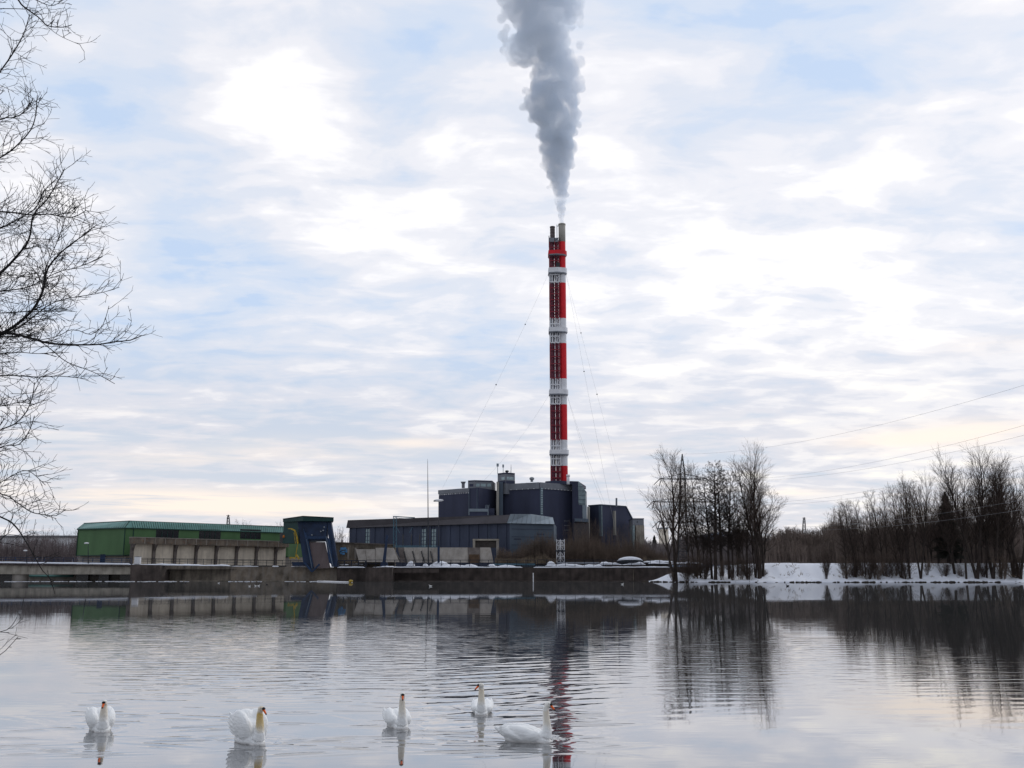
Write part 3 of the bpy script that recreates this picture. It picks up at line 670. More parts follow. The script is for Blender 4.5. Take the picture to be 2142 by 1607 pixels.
# roof: eave outline leaning in to the ridge outline
T0, T1, T3 = v2(PZ(176, 1095, ze + 2.1)), v2(PZ(270, 1090.3, ze + 2.1)), v2(PZ(600, 1102.4, ze + 2.1))
zt = P(271, 1090.3, 292.2).z
T0, T1, T3 = v2(PZ(176, 1095.2, zt)), v2(PZ(271, 1090.3, zt)), v2(PZ(602, 1102.6, zt))
T1b = (T1[0] + .6, T1[1] + .1)
eo = .35
E = [(L0[0] - .25, L0[1] - .3), (C1[0], C1[1] - eo), (C2[0], C2[1] - eo), (R0[0], R0[1] - eo), back[0], back[1]]
Tt = [T0, T1, T1b, T3, (back[0][0] - 1, back[0][1] - 1), (back[1][0] + 1, back[1][1] - 1)]
mb = MB(); mb.loft(E, ze + .003, Tt, zt); rf = mb.build('roof', M['roof_teal'], gh)
mb = MB()                                              # standing seams
for (a, b, c, d, n) in ((E[0], E[1], Tt[0], Tt[1], 22), (E[2], E[3], Tt[2], Tt[3], 74)):
    for i in range(n + 1):
        f = i / n; mb.bar((a[0] + (b[0] - a[0]) * f, a[1] + (b[1] - a[1]) * f - .03, ze + .05), (c[0] + (d[0] - c[0]) * f, c[1] + (d[1] - c[1]) * f - .03, zt), .10, .12)
mb.build('roof_seam', M['green_trim'], rf)
mb = MB()
for a, b in ((E[0], E[1]), (E[1], E[2]), (E[2], E[3])): mb.bar((a[0], a[1] - .06, ze - .12), (b[0], b[1] - .06, ze - .12), .22, .28)
for a, b in ((Tt[0], Tt[1]), (Tt[1], Tt[3])): mb.bar((a[0], a[1], zt + .06), (b[0], b[1], zt + .06), .3, .2)
mb.bar((E[1][0], E[1][1], ze), (Tt[1][0], Tt[1][1], zt + .05), .22)
mb.build('gutter', M['green_trim'], gh)
mb = MB()
for p in (L0, C1, C2): mb.bar((p[0], p[1] - .05, zb), (p[0], p[1] - .05, ze), .28, .2)
for a, b in ((L0, C1), (C1, C2), (C2, R0)): mb.bar((a[0], a[1] - .04, zb), (b[0], b[1] - .04, zb), .15, .25)
mb.build('corner_trim', M['green_trim'], gh)
for (x0, x1) in ((327, 373), (417, 461), (503, 545)):
    mb = MB(); wr.px(mb, x0, 1107.5, x1, 1127.5, -.05, .04); wn = mb.build('window', M['window'], gh)
    for k in range(1, 4):
        mb = MB()
        u0, _ = wr.hit(x0, 1115); u1, _ = wr.hit(x1, 1115); u = u0 + (u1 - u0) * k / 4
        _, z1 = wr.hit(x0, 1110); _, z0 = wr.hit(x0, 1127); wr.block(mb, u - .07, u + .07, z0, z1, .05, .13); mb.build('mullion', M['green_trim'], wn)

# ------------------------------------------------------------------ concrete crane gallery in front of it
gA = P(279, 1124.5, 283.0); zg = gA.z
gR = PZ(605, 1133.6, zg)
GW = Wall(v2(gA), v2(gR))
gal = thing('crane_gallery', 'long weathered concrete gallery wall with bracketed pillars and a rust-stained beam, below the green powerhouse', 'wall', (gA.x, gA.y, DECK))
mb = MB(); GW.block(mb, .4, GW.len, DECK - .5, zg - 1.6, -1.9, -1.5); mb.build('infill_wall', M['concrete_tan'], gal)
mb = MB(); GW.block(mb, 0, GW.len, zg - 1.75, zg, -1.9, 0); mb.build('beam', M['concrete_rust'], gal)
mb = MB(); GW.block(mb, -.1, GW.len, zg, zg + .16, -2.0, .14); mb.build('coping', M['concrete_pale'], gal)
mb = MB(); GW.block(mb, 0, GW.len, DECK - .5, DECK + .7, -1.45, -.9); mb.build('kerb', M['steel_dark'], gal)
xs_ = [281, 327, 371.5, 415.5, 457.5, 500, 541.5, 582]
for i, x in enumerate(xs_):
    u, _ = GW.hit(x, 1150); mb = MB(); GW.block(mb, u - .42, u + .42, DECK - .5, zg - 1.77, -1.49, -.85)
    q = [GW.pt(u - .4, -.84, zg - 3.6), GW.pt(u + .4, -.84, zg - 3.6), GW.pt(u + .4, -.02, zg - 1.77), GW.pt(u - .4, -.02, zg - 1.77)]
    mb.add([q[0], q[1], q[2], q[3], GW.pt(u - .4, -.84, zg - 1.77), GW.pt(u + .4, -.84, zg - 1.77)], [(0, 1, 2, 3), (0, 3, 4), (1, 5, 2), (3, 2, 5, 4), (0, 4, 5, 1)])
    mb.build('pillar', M['pillar'], gal)
mb = MB()
for i in range(15):
    u, _ = GW.hit(303 + i * 21.5, 1130); GW.block(mb, u - .08, u + .08, zg - 1.7, zg - .05, .01, .09)
mb.build('beam_joint', M['concrete_pale'], gal)
# pipes along the infill
mb = MB()
for z in (zg - 6.0,): mb.tube([GW.pt(.5, -1.35, z), GW.pt(GW.len - 1, -1.35, z)], .04, 5)
mb.build('cable_tray', M['steel_dark'], gal)

# white cabinet and blue box
def cabinet(name, label, cat, x, y0, y1, d, wpx, m, lid):
    p = P(x, y1, d); s = ppm(d); t = thing(name, label, cat, p); h = (y1 - y0) * s; w = wpx * s / 2
    mb = MB(); mb.box(p.x - w, p.x + w, p.y - .5, p.y + .5, p.z - .1, p.z + h - .12); mb.build('body', m, t, bevel=.03)
    mb = MB(); mb.box(p.x - w - .06, p.x + w + .06, p.y - .58, p.y + .58, p.z + h - .118, p.z + h); mb.build('lid', lid, t)
    mb = MB()
    for k in (-.5, .5): mb.box(p.x + k * w - w * .42, p.x + k * w + w * .42, p.y - .53, p.y - .505, p.z + .12, p.z + h * .48); mb.box(p.x + k * w - w * .42, p.x + k * w + w * .42, p.y - .53, p.y - .505, p.z + h * .52, p.z + h - .2)
    mb.build('door', m, t); return t
cabinet('switch_cabinet', 'white four-door cabinet at the left foot of the concrete gallery', 'cabinet', 287.5, 1164.5, 1180, 280.6, 12, M['white_paint'], M['band'])
cabinet('control_box', 'dark blue box on the bridge in front of the green powerhouse', 'box', 214, 1160, 1180, 281, 8, M['blue'], M['blue'])

# ------------------------------------------------------------------ trash rack cleaning machine
rk = thing('rake_machine', 'big dark blue trash rack cleaning machine with slanted legs and a dark green roof cabin', 'machine', P(660, 1186, 281))
dm = 281.0
# roof cabin
zc0 = P(633, 1080.5, dm).z
ca = [v2(P(592, 1086, dm + 5)), v2(P(634, 1080, dm - 1.5)), v2(P(698, 1083, dm + .5)), v2(P(696, 1083, dm + 9)), v2(P(600, 1086, dm + 10))]
zl = P(592, 1086.2, dm + 5).z; zm_ = P(634, 1080.2, dm - 1.5).z; zr_ = P(698, 1083.4, dm + .5).z
h1 = P(592, 1137, dm + 5).z
mb = MB(); mb.loft(ca, [zm_ - 1.3, zm_ - 1.3, zm_ - 1.3, zm_ - 1.3, zm_ - 1.3], ca, [zl, zm_, zr_, zr_, zl]); mb.build('roof', M['cabin'], rk)
mb = MB()
sb = [off2(ca[0], (.15, .2)), off2(v2(P(625, 1100, dm + 1)), (0, 0)), v2(P(640, 1100, dm + 6)), off2(ca[4], (.2, -.2))]
mb.loft(sb, h1, sb, zm_ - 1.32); mb.build('cabin', M['cabin'], rk)
mb = MB()
for a, b, z0_, z1_ in ((ca[0], ca[1], zl, zm_), (ca[1], ca[2], zm_, zr_)): mb.bar((a[0], a[1] - .05, z0_ + .06), (b[0], b[1] - .05, z1_ + .06), .25, .16)
mb.build('roof_edge', M['steel_dark'], rk)
# slanted legs (box girders)
def slab(mb, pts, d0s, thick):
    """quad given in photo pixels with a distance per corner, given real thickness away from the camera"""
    q = [P(x, y, d) for (x, y), d in zip(pts, d0s)]; mb.hexa([q[0], q[1], q[1] + Vector((0, thick, 0)), q[0] + Vector((0, thick, 0)), q[3], q[2], q[2] + Vector((0, thick, 0)), q[3] + Vector((0, thick, 0))])
mb = MB(); slab(mb, [(634, 1176), (650, 1190), (641, 1090), (622, 1090)], [dm - 1.0, dm - 1.0, dm + 1, dm + 1], 1.6); mb.build('leg', M['blue'], rk, bevel=.05)
mb = MB(); slab(mb, [(651, 1191), (656, 1188), (643, 1122), (634, 1106)], [dm - 1.6, dm - 1.6, dm - .2, dm - .2], .6); mb.build('side_plate', M['blue_steel'], rk)
mb = MB(); slab(mb, [(693, 1186), (707, 1186), (692, 1091), (684, 1091)], [dm - .9, dm - .9, dm + 1, dm + 1], 1.8); mb.build('leg', M['blue'], rk, bevel=.05)
mb = MB(); slab(mb, [(688, 1176), (697, 1186), (690, 1128), (680, 1122)], [dm - 1.5, dm - 1.5, dm - .6, dm - .6], .5); mb.build('side_plate', M['blue_steel'], rk)
mb = MB(); slab(mb, [(640, 1131), (682, 1130), (684, 1091), (638, 1091)], [dm + .3, dm + .3, dm + .8, dm + .8], 3.0); mb.build('hood', M['blue'], rk, bevel=.08)
mb = MB(); slab(mb, [(637, 1127.5), (681, 1127), (682, 1122), (636, 1122)], [dm - .15, dm - .15, dm - .1, dm - .1], .38); mb.build('crossbeam', M['blue_steel'], rk)
mb = MB(); slab(mb, [(646, 1134), (682, 1133), (682, 1130.4), (644, 1131.2)], [dm + .2, dm + .2, dm + .3, dm + .3], .8); mb.build('roller', M['steel_dark'], rk)
mb = MB(); slab(mb, [(656, 1190), (691, 1188), (680, 1134), (645, 1134)], [dm - 1.1, dm - 1.1, dm + .4, dm + .4], .35); mb.build('chute', M['chute'], rk)
mb = MB(); a, b, c = P(636, 1176, dm - 1.7), P(653, 1196, dm - 2.1), P(668.5, 1180.5, dm - 2.3)
mb.bar(a, b, .45, .5); mb.bar(b, c, .38, .42); mb.build('rake_arm', M['blue_steel'], rk)
mb = MB(); mb.bar(P(641, 1128, dm - .5), P(653, 1190, dm - 2.0), .16, .16); mb.build('guide_rail', M['navy_pale'], rk)
mb = MB(); mb.bar(P(682, 1122, dm - .8), P(697, 1187, dm - 2.0), .13, .13); mb.build('guide_rail', M['navy_pale'], rk)
for (x, y) in ((678, 1103), (676, 1110), (652.5, 1119.5), (671, 1112)):
    mb = MB(); mb.ball(P(x, y, dm - .05), (.22, .2, .2)); mb.build('lamp', M['steel_grey'], rk, True)
mb = MB(); slab(mb, [(612, 1184), (640, 1184), (640, 1176), (610, 1176)], [dm + .2] * 4, 2.5); mb.build('carriage', M['blue'], rk)
mb = MB(); slab(mb, [(585, 1136), (615, 1137), (615, 1115), (585, 1114)], [dm + 5.2] * 4, 3); mb.build('engine_bay', M['window'], rk)
for x, y in ((594, 1122.5), (600.5, 1123)):
    mb = MB(); mb.ball(P(x, y, dm + 4.9), (.42, .25, .45)); mb.build('signal_lamp', M['orange'], rk, True)
# yellow hydraulic arm
ya = thing('hydraulic_grab', 'bent yellow hydraulic arm hanging beside the left leg of the rake machine', 'crane', P(620, 1166, dm - 2))
mb = MB(); p = [P(603, 1106, dm + .6), P(610, 1106.5, dm - .4), P(617, 1110, dm - 1.3), P(621, 1124, dm - 1.5), P(623, 1137, dm - 1.5)]
mb.bar(p[0], p[1], .25, .28); mb.bar(p[1], p[2], .28, .34); mb.bar(p[2], p[3], .34, .4); mb.bar(p[3], p[4], .42, .42); mb.build('boom', M['yellow'], ya)
mb = MB(); mb.bar(p[4], P(618, 1166, dm - 1.5), .16, .18); mb.bar(P(615, 1114, dm - 1.7), P(618, 1138, dm - 1.8), .14); mb.build('ram', M['yellow'], ya)
mb = MB(); mb.bar(P(606, 1166, dm - 1.5), P(619, 1168, dm - 1.5), .3, .32); mb.bar(P(619, 1160, dm - 1.4), P(626, 1170, dm - 1.4), .5, .5); mb.bar(P(606, 1166, dm - 1.5), P(607.5, 1170, dm - 1.7), .2); mb.build('grab', M['yellow'], ya)

# ------------------------------------------------------------------ works to the right of the machine
rw = thing('side_wall', 'weathered concrete retaining wall with an open doorway, right of the rake machine', 'wall', P(770, 1178, 287))
a = P(700, 1135, 289); b = P(826, 1140, 289)
mb = MB(); mb.loft([(a.x, 289), (b.x, 289), (b.x, 292), (a.x, 292)], DECK - .5, [(a.x, 289), (b.x, 289), (b.x, 292), (a.x, 292)], [a.z, b.z, b.z, a.z]); mb.build('wall_face', M['concrete_dark2'], rw)
mb = MB(); mb.bar(P(700, 1135, 288.8), P(826, 1139.6, 288.8), .6, .3); mb.build('coping', M['pillar'], rw)
mb = MB(); A, B = P(727, 1146, 288.8), P(730, 1176, 288.8); mb.box(A.x, B.x, 288.7, 289.1, B.z, A.z)
A, B = P(742, 1146, 288.8), P(746, 1176, 288.8); mb.box(A.x, B.x, 288.7, 289.1, B.z, A.z); mb.build('pilaster', M['concrete_pale'], rw)
# spray painted marks: plain rounded strokes in blue
gr = thing('wall_painting', 'bright blue sprayed patch on the wall right of the rake machine', 'graffiti', P(718, 1165, 288.6))
mb = MB()
for (x0, y0, x1, y1, w) in ((712, 1148, 724, 1147.5, .7), (711, 1151, 715, 1159, .55), (724, 1148, 725, 1156, .5), (716, 1159.5, 721, 1158, .6), (711, 1154, 724, 1153.5, .35)):
    p_, q_ = P(x0, y0, 288.62), P(x1, y1, 288.62); mb.bar(p_, q_, .05, w, up=(0, 0, 1))
mb.build('sprayed_stroke', M['graffiti'], gr)
# sloping concrete apron walls with slots
ap = thing('apron_block', 'row of sloping concrete apron blocks with dark slots, left of the slanted blue post', 'concrete block', P(780, 1178, 284))
def apron(mb, xl0, xr0, xl1, xr1, yt, yb, d, back):
    A, B, C_, D_ = P(xl0, yb, d), P(xr0, yb, d), P(xr1, yt, d + back), P(xl1, yt, d + back)
    mb.hexa([A, B, B + Vector((0, back + 2, 0)), A + Vector((0, back + 2, 0)), D_, C_, C_ + Vector((0, 2, 0)), D_ + Vector((0, 2, 0))])
segs = [(751, 767, 744, 763), (767.6, 786, 763.6, 785), (786.6, 836, 785.6, 822)]
for s_ in segs:
    mb = MB(); apron(mb, *s_, 1149 if s_[0] < 780 else 1146, 1176, 284, 2.5); mb.build('block', M['concrete_pale'], ap)
ap2 = thing('apron_block', 'long pale concrete apron block with four slanted dark slots, behind the snow heaps', 'concrete block', P(930, 1178, 284))
for s_ in [(838, 850, 832, 845), (850, 869, 845, 864), (869.4, 887, 864.4, 882), (887.4, 907, 882.4, 902), (907.4, 917, 902.4, 916), (917.4, 979, 916.4, 978), (979.4, 1004, 978.4, 1004), (1004.4, 1032, 1004.4, 1026)]:
    mb = MB(); apron(mb, *s_, 1145.5, 1177, 284, 2.2); mb.build('block', M['concrete_pale'] if s_[0] != 838 and s_[0] != 979.4 else M['pillar'], ap2)
for (xt, xb) in ((845, 851), (863, 869), (881.5, 888), (900.5, 906.5)):
    mb = MB(); mb.bar(P(xt, 1153, 285.1), P(xb, 1176, 283.7), .28, .3); mb.build('slot', M['window'], ap2)
mb = MB()
slab(mb, [(981, 1178), (1003, 1178), (1003, 1160), (981, 1160)], [283.4] * 4, .4); o = mb.build('gate', mat('rusty_gate', (.11, .07, .045), .9, .3, .8), ap2)
# portal frame
pf = thing('portal_frame', 'pale concrete portal frame standing behind the apron blocks', 'frame', P(1018, 1176, 290))
mb = MB(); slab(mb, [(989, 1176), (994, 1176), (994, 1131.2), (989, 1131.2)], [290] * 4, 1.2); mb.build('column', M['concrete'], pf)
mb = MB(); slab(mb, [(1038, 1178), (1043.5, 1178), (1043.5, 1131.2), (1038, 1131.2)], [290] * 4, 1.2); mb.build('column', M['concrete_pale'], pf)
mb = MB(); slab(mb, [(988.5, 1131), (1044, 1131), (1044, 1127.6), (988.5, 1127.6)], [289.9] * 4, 1.5); mb.build('lintel', M['concrete'], pf)
mb = MB(); slab(mb, [(994.2, 1146), (1037.8, 1146), (1037.8, 1131.2), (994.2, 1131.2)], [290.6] * 4, .3); mb.build('panel', mat('brown_panel', (.07, .06, .055), .9, .2), pf)
# slanted blue post
bp = thing('crane_post', 'thick dark blue post leaning to the right, on the quay edge', 'post', P(803, 1180, 279))
mb = MB(); slab(mb, [(799, 1181), (806, 1181), (811.5, 1120), (808, 1119)], [279, 279, 280.5, 280.5], .7); mb.build('jib', M['blue'], bp)
mb = MB(); slab(mb, [(795, 1184), (811, 1184), (809, 1176), (797, 1176)], [278.6] * 4, 1.4); mb.build('base', M['blue'], bp)
# teal lattice gantry
tg = thing('lattice_gantry', 'slim teal steel gantry with a horizontal top arm, in front of the low navy hall', 'gantry', P(832, 1146, 288))
mb = MB()
for x in (823, 829.5):
    mb.bar(P(x, 1146, 288), P(x, 1080, 288), .16)
for k in range(8):
    y0 = 1144 - k * 8; mb.bar(P(823, y0, 288), P(829.5, y0 - 8, 288), .08); mb.bar(P(823, y0, 288), P(829.5, y0, 288), .08)
mb.build('mast', M['teal_steel'], tg)
mb = MB(); mb.bar(P(822, 1080.5, 288), P(868, 1083, 288), .2, .25); mb.bar(P(822, 1083.5, 288), P(860, 1085.5, 288), .1, .1); mb.build('arm', M['teal_steel'], tg)
mb = MB(); mb.bar(P(829, 1103, 288), P(836, 1115, 288), .12); mb.bar(P(863, 1103, 287.8), P(856, 1115, 287.8), .12); mb.build('brace', M['teal_steel'], tg)
for x in (843, 860.5, 878):
    t = thing('flue_post', {843: 'left', 860.5: 'middle', 878: 'right'}[x] + ' one of three short dark posts above the apron blocks, before the navy hall', 'post', P(x, 1146, 287.5), 'short dark posts above the apron')
    mb = MB(); mb.bar(P(x, 1143, 287.5), P(x, 1118, 287.5), .28, .28); mb.build('shaft', M['window'], t)
    mb = MB(); mb.bar(P(x - 2, 1144.5, 287.5), P(x + 2, 1144.5, 287.5), .7, .35); mb.build('base', M['concrete'], t)
pb = thing('pipe_bridge', 'teal pipe rack lying along the top of the apron blocks', 'pipe rack', P(870, 1146, 286))
mb = MB(); mb.bar(P(826, 1144, 286.6), P(914, 1145, 286.6), .35, .3); mb.bar(P(826, 1141, 286.8), P(914, 1142, 286.8), .12, .12); mb.build('pipe', M['teal_steel'], pb)

# ------------------------------------------------------------------ lamps and mast
def lamp_post(label, x, yb, yt, d, hw, hx, dark, rpx, two=False, name='street_lamp'):
    t = thing(name, label, 'street lamp', P(x, yb, d), 'street lamps on weir and bridge'); s = ppm(d)
    mb = MB(); mb.tube([P(x, yb, d), P(x, (yb + yt) / 2, d), P(x, yt, d)], [rpx * s, rpx * s * .8, rpx * s * .5], 8); mb.build('pole', dark, t, True)
    mb = MB(); c = P(hx, yt + (-1 if two else 0), d)
    mb.ball(c, (hw * s / 2, .35, .22 if not two else .38), 12, 6); mb.build('lamp_head', M['white_paint'], t, True)
    return t
lp = lamp_post('tall street lamp with a two-armed head, before the left boiler house', 917.5, 1184, 1048, 278.2, 21, 917.5, M['steel_dark'], .9, True)
mb = MB(); mb.bar(P(907, 1048.5, 278.2), P(917.5, 1048, 278.2), .5, .28); mb.build('lamp_arm', M['steel_dark'], lp)
mb = MB(); mb.tube([P(917.5, 1185, 278.1), P(917.5, 1143, 278.1)], .32, 8); mb.build('pole_sleeve', M['blue'], lp)
lamp_post('short street lamp with a white head on the bridge, before the green powerhouse', 184.5, 1179, 1136.5, 278, 11, 181, M['rail_dark'], 1.0)
lamp_post('short street lamp with a white head behind the drooping branch at the far left', 56, 1178, 1152, 278, 9, 53, M['rail_dark'], .8)
fm = thing('lightning_mast', 'very tall thin dark mast left of the boiler house, rising over the low hall', 'mast', P(894.5, 1178, 284))
mb = MB(); mb.tube([P(896, 1178, 284), P(895.5, 1085, 284), P(895, 1020, 284), P(894.5, 964, 284)], [.20, .16, .11, .05], 6); mb.build('pole', M['steel_dark'], fm)
mb = MB(); mb.tube([P(894.6, 966, 284), P(894.4, 960, 284)], .03, 4); mb.build('tip', M['steel_dark'], fm)

# white lattice mast of pale metalwork between the bushes
wm = thing('lattice_mast', 'short white two-storey lattice mast among the brown thicket, right of the navy hall', 'mast', P(1172, 1177, 283))
mb = MB(); d = 283
for x in (1164.5, 1172, 1180.5): mb.bar(P(x, 1178, d), P(x, 1128, d), .14); mb.bar(P(x, 1178, d + 2), P(x, 1130, d + 2), .14)
for y in (1131, 1141, 1153, 1165): mb.bar(P(1164.5, y, d), P(1180.5, y, d), .12); mb.bar(P(1164.5, y, d), P(1164.5, y, d + 2), .12); mb.bar(P(1180.5, y, d), P(1180.5, y, d + 2), .12)
for y in (1141, 1153, 1165, 1177): mb.bar(P(1164.5, y, d), P(1172, y - 11, d), .09); mb.bar(P(1172, y - 11, d), P(1180.5, y, d), .09); mb.bar(P(1172, y, d + 1.9), P(1180.5, y - 11, d + 1.9), .09)
mb.build('frame', M['white_paint'], wm)
mb = MB(); mb.box(*(lambda A, B: (A.x, B.x, 283.3, 284.3, B.z, A.z))(P(1167, 1133, 283), P(1178, 1150, 283))); mb.build('equipment_box', mat('mottled_paint', (.38, .37, .37), .8, .6, 1.6), wm)
mb = MB(); mb.box(*(lambda A, B: (A.x, B.x, 283.3, 284.3, B.z, A.z))(P(1168, 1157, 283), P(1178, 1174, 283))); mb.build('equipment_box', mat('mottled_paint_dark', (.25, .24, .24), .8, .6, 1.6), wm)
mb = MB(); mb.box(*(lambda A, B: (A.x, B.x, 282.8, 284.8, B.z, A.z))(P(1162, 1151.2, 283), P(1183, 1154.2, 283))); mb.build('platform', M['steel_dark'], wm)
# long low guardrail / flume box on the quay
gb = thing('guard_beam', 'long grey metal beam lying on the quay right of the white lattice mast', 'barrier', P(1200, 1178, 280))
mb = MB(); A, B = P(1165, 1176, 280), P(1254, 1180, 280); mb.box(A.x, B.x, 280, 280.5, B.z, A.z); mb.build('beam', M['band'], gb)
for x in range(1168, 1254, 14): mb = MB(); A, B = P(x, 1180, 280.5), P(x + 1.5, 1186, 280.5); mb.box(A.x, B.x, 280.55, 280.7, DECK - .3, A.z + .3); mb.build('post', M['steel_dark'], gb)
gb2 = thing('guard_beam', 'blue-grey low beam lying on the quay left of the gap in the snow', 'barrier', P(1080, 1179, 280))
mb = MB(); A, B = P(1030, 1178.5, 280), P(1120, 1182, 280); mb.box(A.x, B.x, 280, 280.5, B.z, A.z); mb.build('beam', M['teal_steel'], gb2)
for x in range(1034, 1120, 14): mb = MB(); A, B = P(x, 1182, 280.5), P(x + 1.5, 1186, 280.5); mb.box(A.x, B.x, 280.55, 280.7, DECK - .3, A.z + .2); mb.build('post', M['steel_dark'], gb2)
pk = thing('concrete_slab', 'flat snow-edged concrete slab at the right end of the quay, behind the dark hull', 'slab', P(1310, 1174, 285))
mb = MB(); A, B = P(1268, 1172.5, 285), P(1400, 1175.5, 285); mb.box(A.x, B.x, 285, 289, DECK - .5, A.z); mb.build('slab', M['concrete_dark'], pk)
# ------------------------------------------------------------------ power station
# low hall
hC = P(1060, 1094.5, 296); ze = hC.z; hL = PZ(724, 1104.5, ze); hR = PZ(1160, 1096.5, ze)
hall = thing('low_hall', 'long low navy hall with an overhanging brown-grey roof band and a pale metal end', 'building', (hC.x, hC.y, 3.6))
HL, HC, HR = v2(PZ(731, 1104.5, ze)), v2(PZ(1066, 1094.8, ze)), v2(PZ(1158.5, 1096.8, ze))
B1, B2 = (HR[0] + 2, HR[1] + 26), (HL[0] + 8, HL[1] + 26)
WF, WE = Wall(HL, HC), Wall(HC, HR)
mb = MB(); mb.prism([HL, HC, (HC[0] + .5, HC[1] + 25), B2], 2.6, ze + .3); mb.build('wall', M['navy2'], hall)
mb = MB(); mb.prism([(HC[0] + .01, HC[1] - .02), HR, B1, (HC[0] + .55, HC[1] + 25)], 2.6, ze + .3); mb.build('end_wall', M['navy_pale'], hall)
zt = P(1066, 1077, 297).z
Ea = [(hL.x, hL.y), (hC.x, hC.y)]; Ta = [v2(PZ(727.5, 1088.3, zt)), v2(PZ(1067, 1077, zt))]
bE, bT = (Ea[0][0] + 9, Ea[0][1] + 28), (Ea[1][0] + 1, Ea[1][1] + 28)
mb = MB(); mb.loft([Ea[0], Ea[1], bT, bE], ze, [Ta[0], Ta[1], (bT[0], bT[1] - 1), (bE[0], bE[1] - 1)], zt); mb.build('roof_band', M['fascia_brown'], hall)
zt2 = P(1067, 1075.8, 297).z
e1, e2 = (hC.x + .05, hC.y - .06), (hR.x, hR.y); t1_ = v2(PZ(1067.5, 1075.6, zt2)); tm_ = v2(PZ(1112, 1074, zt2 + .2)); t2_ = v2(PZ(1156.5, 1079, zt2))
em = ((e1[0] + e2[0]) / 2, (e1[1] + e2[1]) / 2)
mb = MB(); mb.loft([e1, em, e2, (e2[0] + 1, e2[1] + 27), (e1[0] + 1, e1[1] + 27)], ze - .01, [t1_, (tm_[0], t1_[1] * .5 + t2_[1] * .5), t2_, (t2_[0] + 1, t2_[1] + 24), (t1_[0] + 1, t1_[1] + 26)], [zt2, zt2 + .25, zt2 - .5, zt2 - .5, zt2]); er = mb.build('end_roof', M['metal_pale'], hall)
mb = MB()
for k in range(1, 10):
    f = k / 10; mb.bar((e1[0] + (e2[0] - e1[0]) * f, e1[1] + (e2[1] - e1[1]) * f - .05, ze + .05), (t1_[0] + (t2_[0] - t1_[0]) * f, t1_[1] + (t2_[1] - t1_[1]) * f - .05, zt2 - .3 * f), .07, .08)
mb.build('roof_seam', M['band'], er)
# bays of the long wall
n = 17
for k in range(n):
    x = 741 + (1055 - 741) * k / (n - 1)
    u, _ = WF.hit(x, 1130); w = WF.len / (n * 2.2) * .5
    mb = MB(); WF.block(mb, u - w, u + w, 2.6, ze - .02, .003, .22); mb.build('pilaster', M['navy2'], hall)
for (x0, x1) in ((766, 772.5), (774, 776.5), (881, 891), (904, 912)):
    mb = MB(); WF.px(mb, x0, 1106, x1, 1150, .02, .12); wn = mb.build('window', M['glass_pale'] if x0 != 774 else M['band'], hall)
    mb = MB()
    for k in range(6): WF.px(mb, x0, 1106 + k * 8, x1, 1107 + k * 8, .125, .2)
    u0, _ = WF.hit(x0, 1130); u1, _ = WF.hit(x1, 1130); WF.block(mb, (u0 + u1) / 2 - .12, (u0 + u1) / 2 + .12, 3, ze - .05, .13, .19)
    mb.build('window_frame', M['navy2'], wn)
mb = MB(); mb.bar(WF.pt(WF.hit(1025, 1100)[0], .6, 3), WF.pt(WF.hit(1025, 1100)[0], .6, ze), .14); mb.build('downpipe', M['navy_pale'], hall)
mb = MB()
for y in (1107, 1123, 1140, 1157): WE.px(mb, 1070, y, 1156, y + 1.0, .02, .08)
mb.build('panel_joint', M['navy2'], hall)
mb = MB(); WE.px(mb, 1075, 1127, 1090, 1129, .02, .07); WE.px(mb, 1124, 1117, 1138, 1119, .02, .07); WE.px(mb, 1122, 1127, 1136, 1129, .02, .07); mb.build('louvre', M['navy'], hall)

def plain_block(name, label, corners, zref, d_ref, m, depth=25, ybase=None, cat='building', zb=2.6):
    pass

# ---- left boiler house (B)
dB = 336
bA = P(918, 1026.5, dB + 6); zB = bA.z; bB = PZ(1002, 1020.2, zB); bC = PZ(1037, 1026, zB)
lb = thing('boiler_house', 'dark navy boiler house with a grey rooftop penthouse, the left one of the plant', 'building', (bB.x, bB.y, 3.6))
WB, WB2 = Wall(v2(bA), v2(bB)), Wall(v2(bB), v2(bC))
mb = MB(); mb.prism([v2(bA), v2(bB), v2(bC), (bC.x + 3, bC.y + 26), (bA.x + 8, bA.y + 26)], 2.6, zB); mb.build('wall', M['navy'], lb)
mb = MB(); u1, _ = WB.hit(982, 1023)
WB.block(mb, -.1, u1, zB - 1.25, zB + .12, .003, .25); mb.build('fascia', M['band'], lb)
mb = MB()
for k in range(14):
    u = u1 * (k + .4) / 14; WB.block(mb, u, u + u1 / 14 * (.25 + .5 * random.random()), zB - 1.62, zB - 1.28, .01, .12)
mb.build('light_strip', M['white_paint'], lb)
mb = MB(); WB.px(mb, 980, 1021.5, 1030, 1021.6, 0, .1)
pA, pB, pC = P(979, 1008.5, dB + 1), P(993, 1006.8, dB - 0.5), P(1029.5, 1009.5, dB + 1.5)
zp = pB.z; pl = [v2(pA), v2(pB), v2(pC), (pC.x + 1, pC.y + 12), (pA.x + 1, pA.y + 12)]
mb = MB(); mb.prism(pl, zB + .02, zp); ph = mb.build('penthouse', M['band'], lb)
WP = Wall(v2(pB), v2(pC)); WP0 = Wall(v2(pA), v2(pB))
for (x0, x1, w_) in ((996, 1003, WP), (1006, 1016, WP), (1019, 1027, WP)):
    mb = MB(); w_.px(mb, x0, 1012, x1, 1018, .005, .06); mb.build('window', M['glass_pale'], ph)
mb = MB(); w_ = WP0; w_.px(mb, 982, 1012.5, 990, 1018, .005, .06); mb.build('window', M['navy'], ph)
mb = MB(); mb.prism([(p[0], p[1] - .2) for p in pl], zp + .003, zp + .35); mb.build('penthouse_roof', M['navy'], ph)
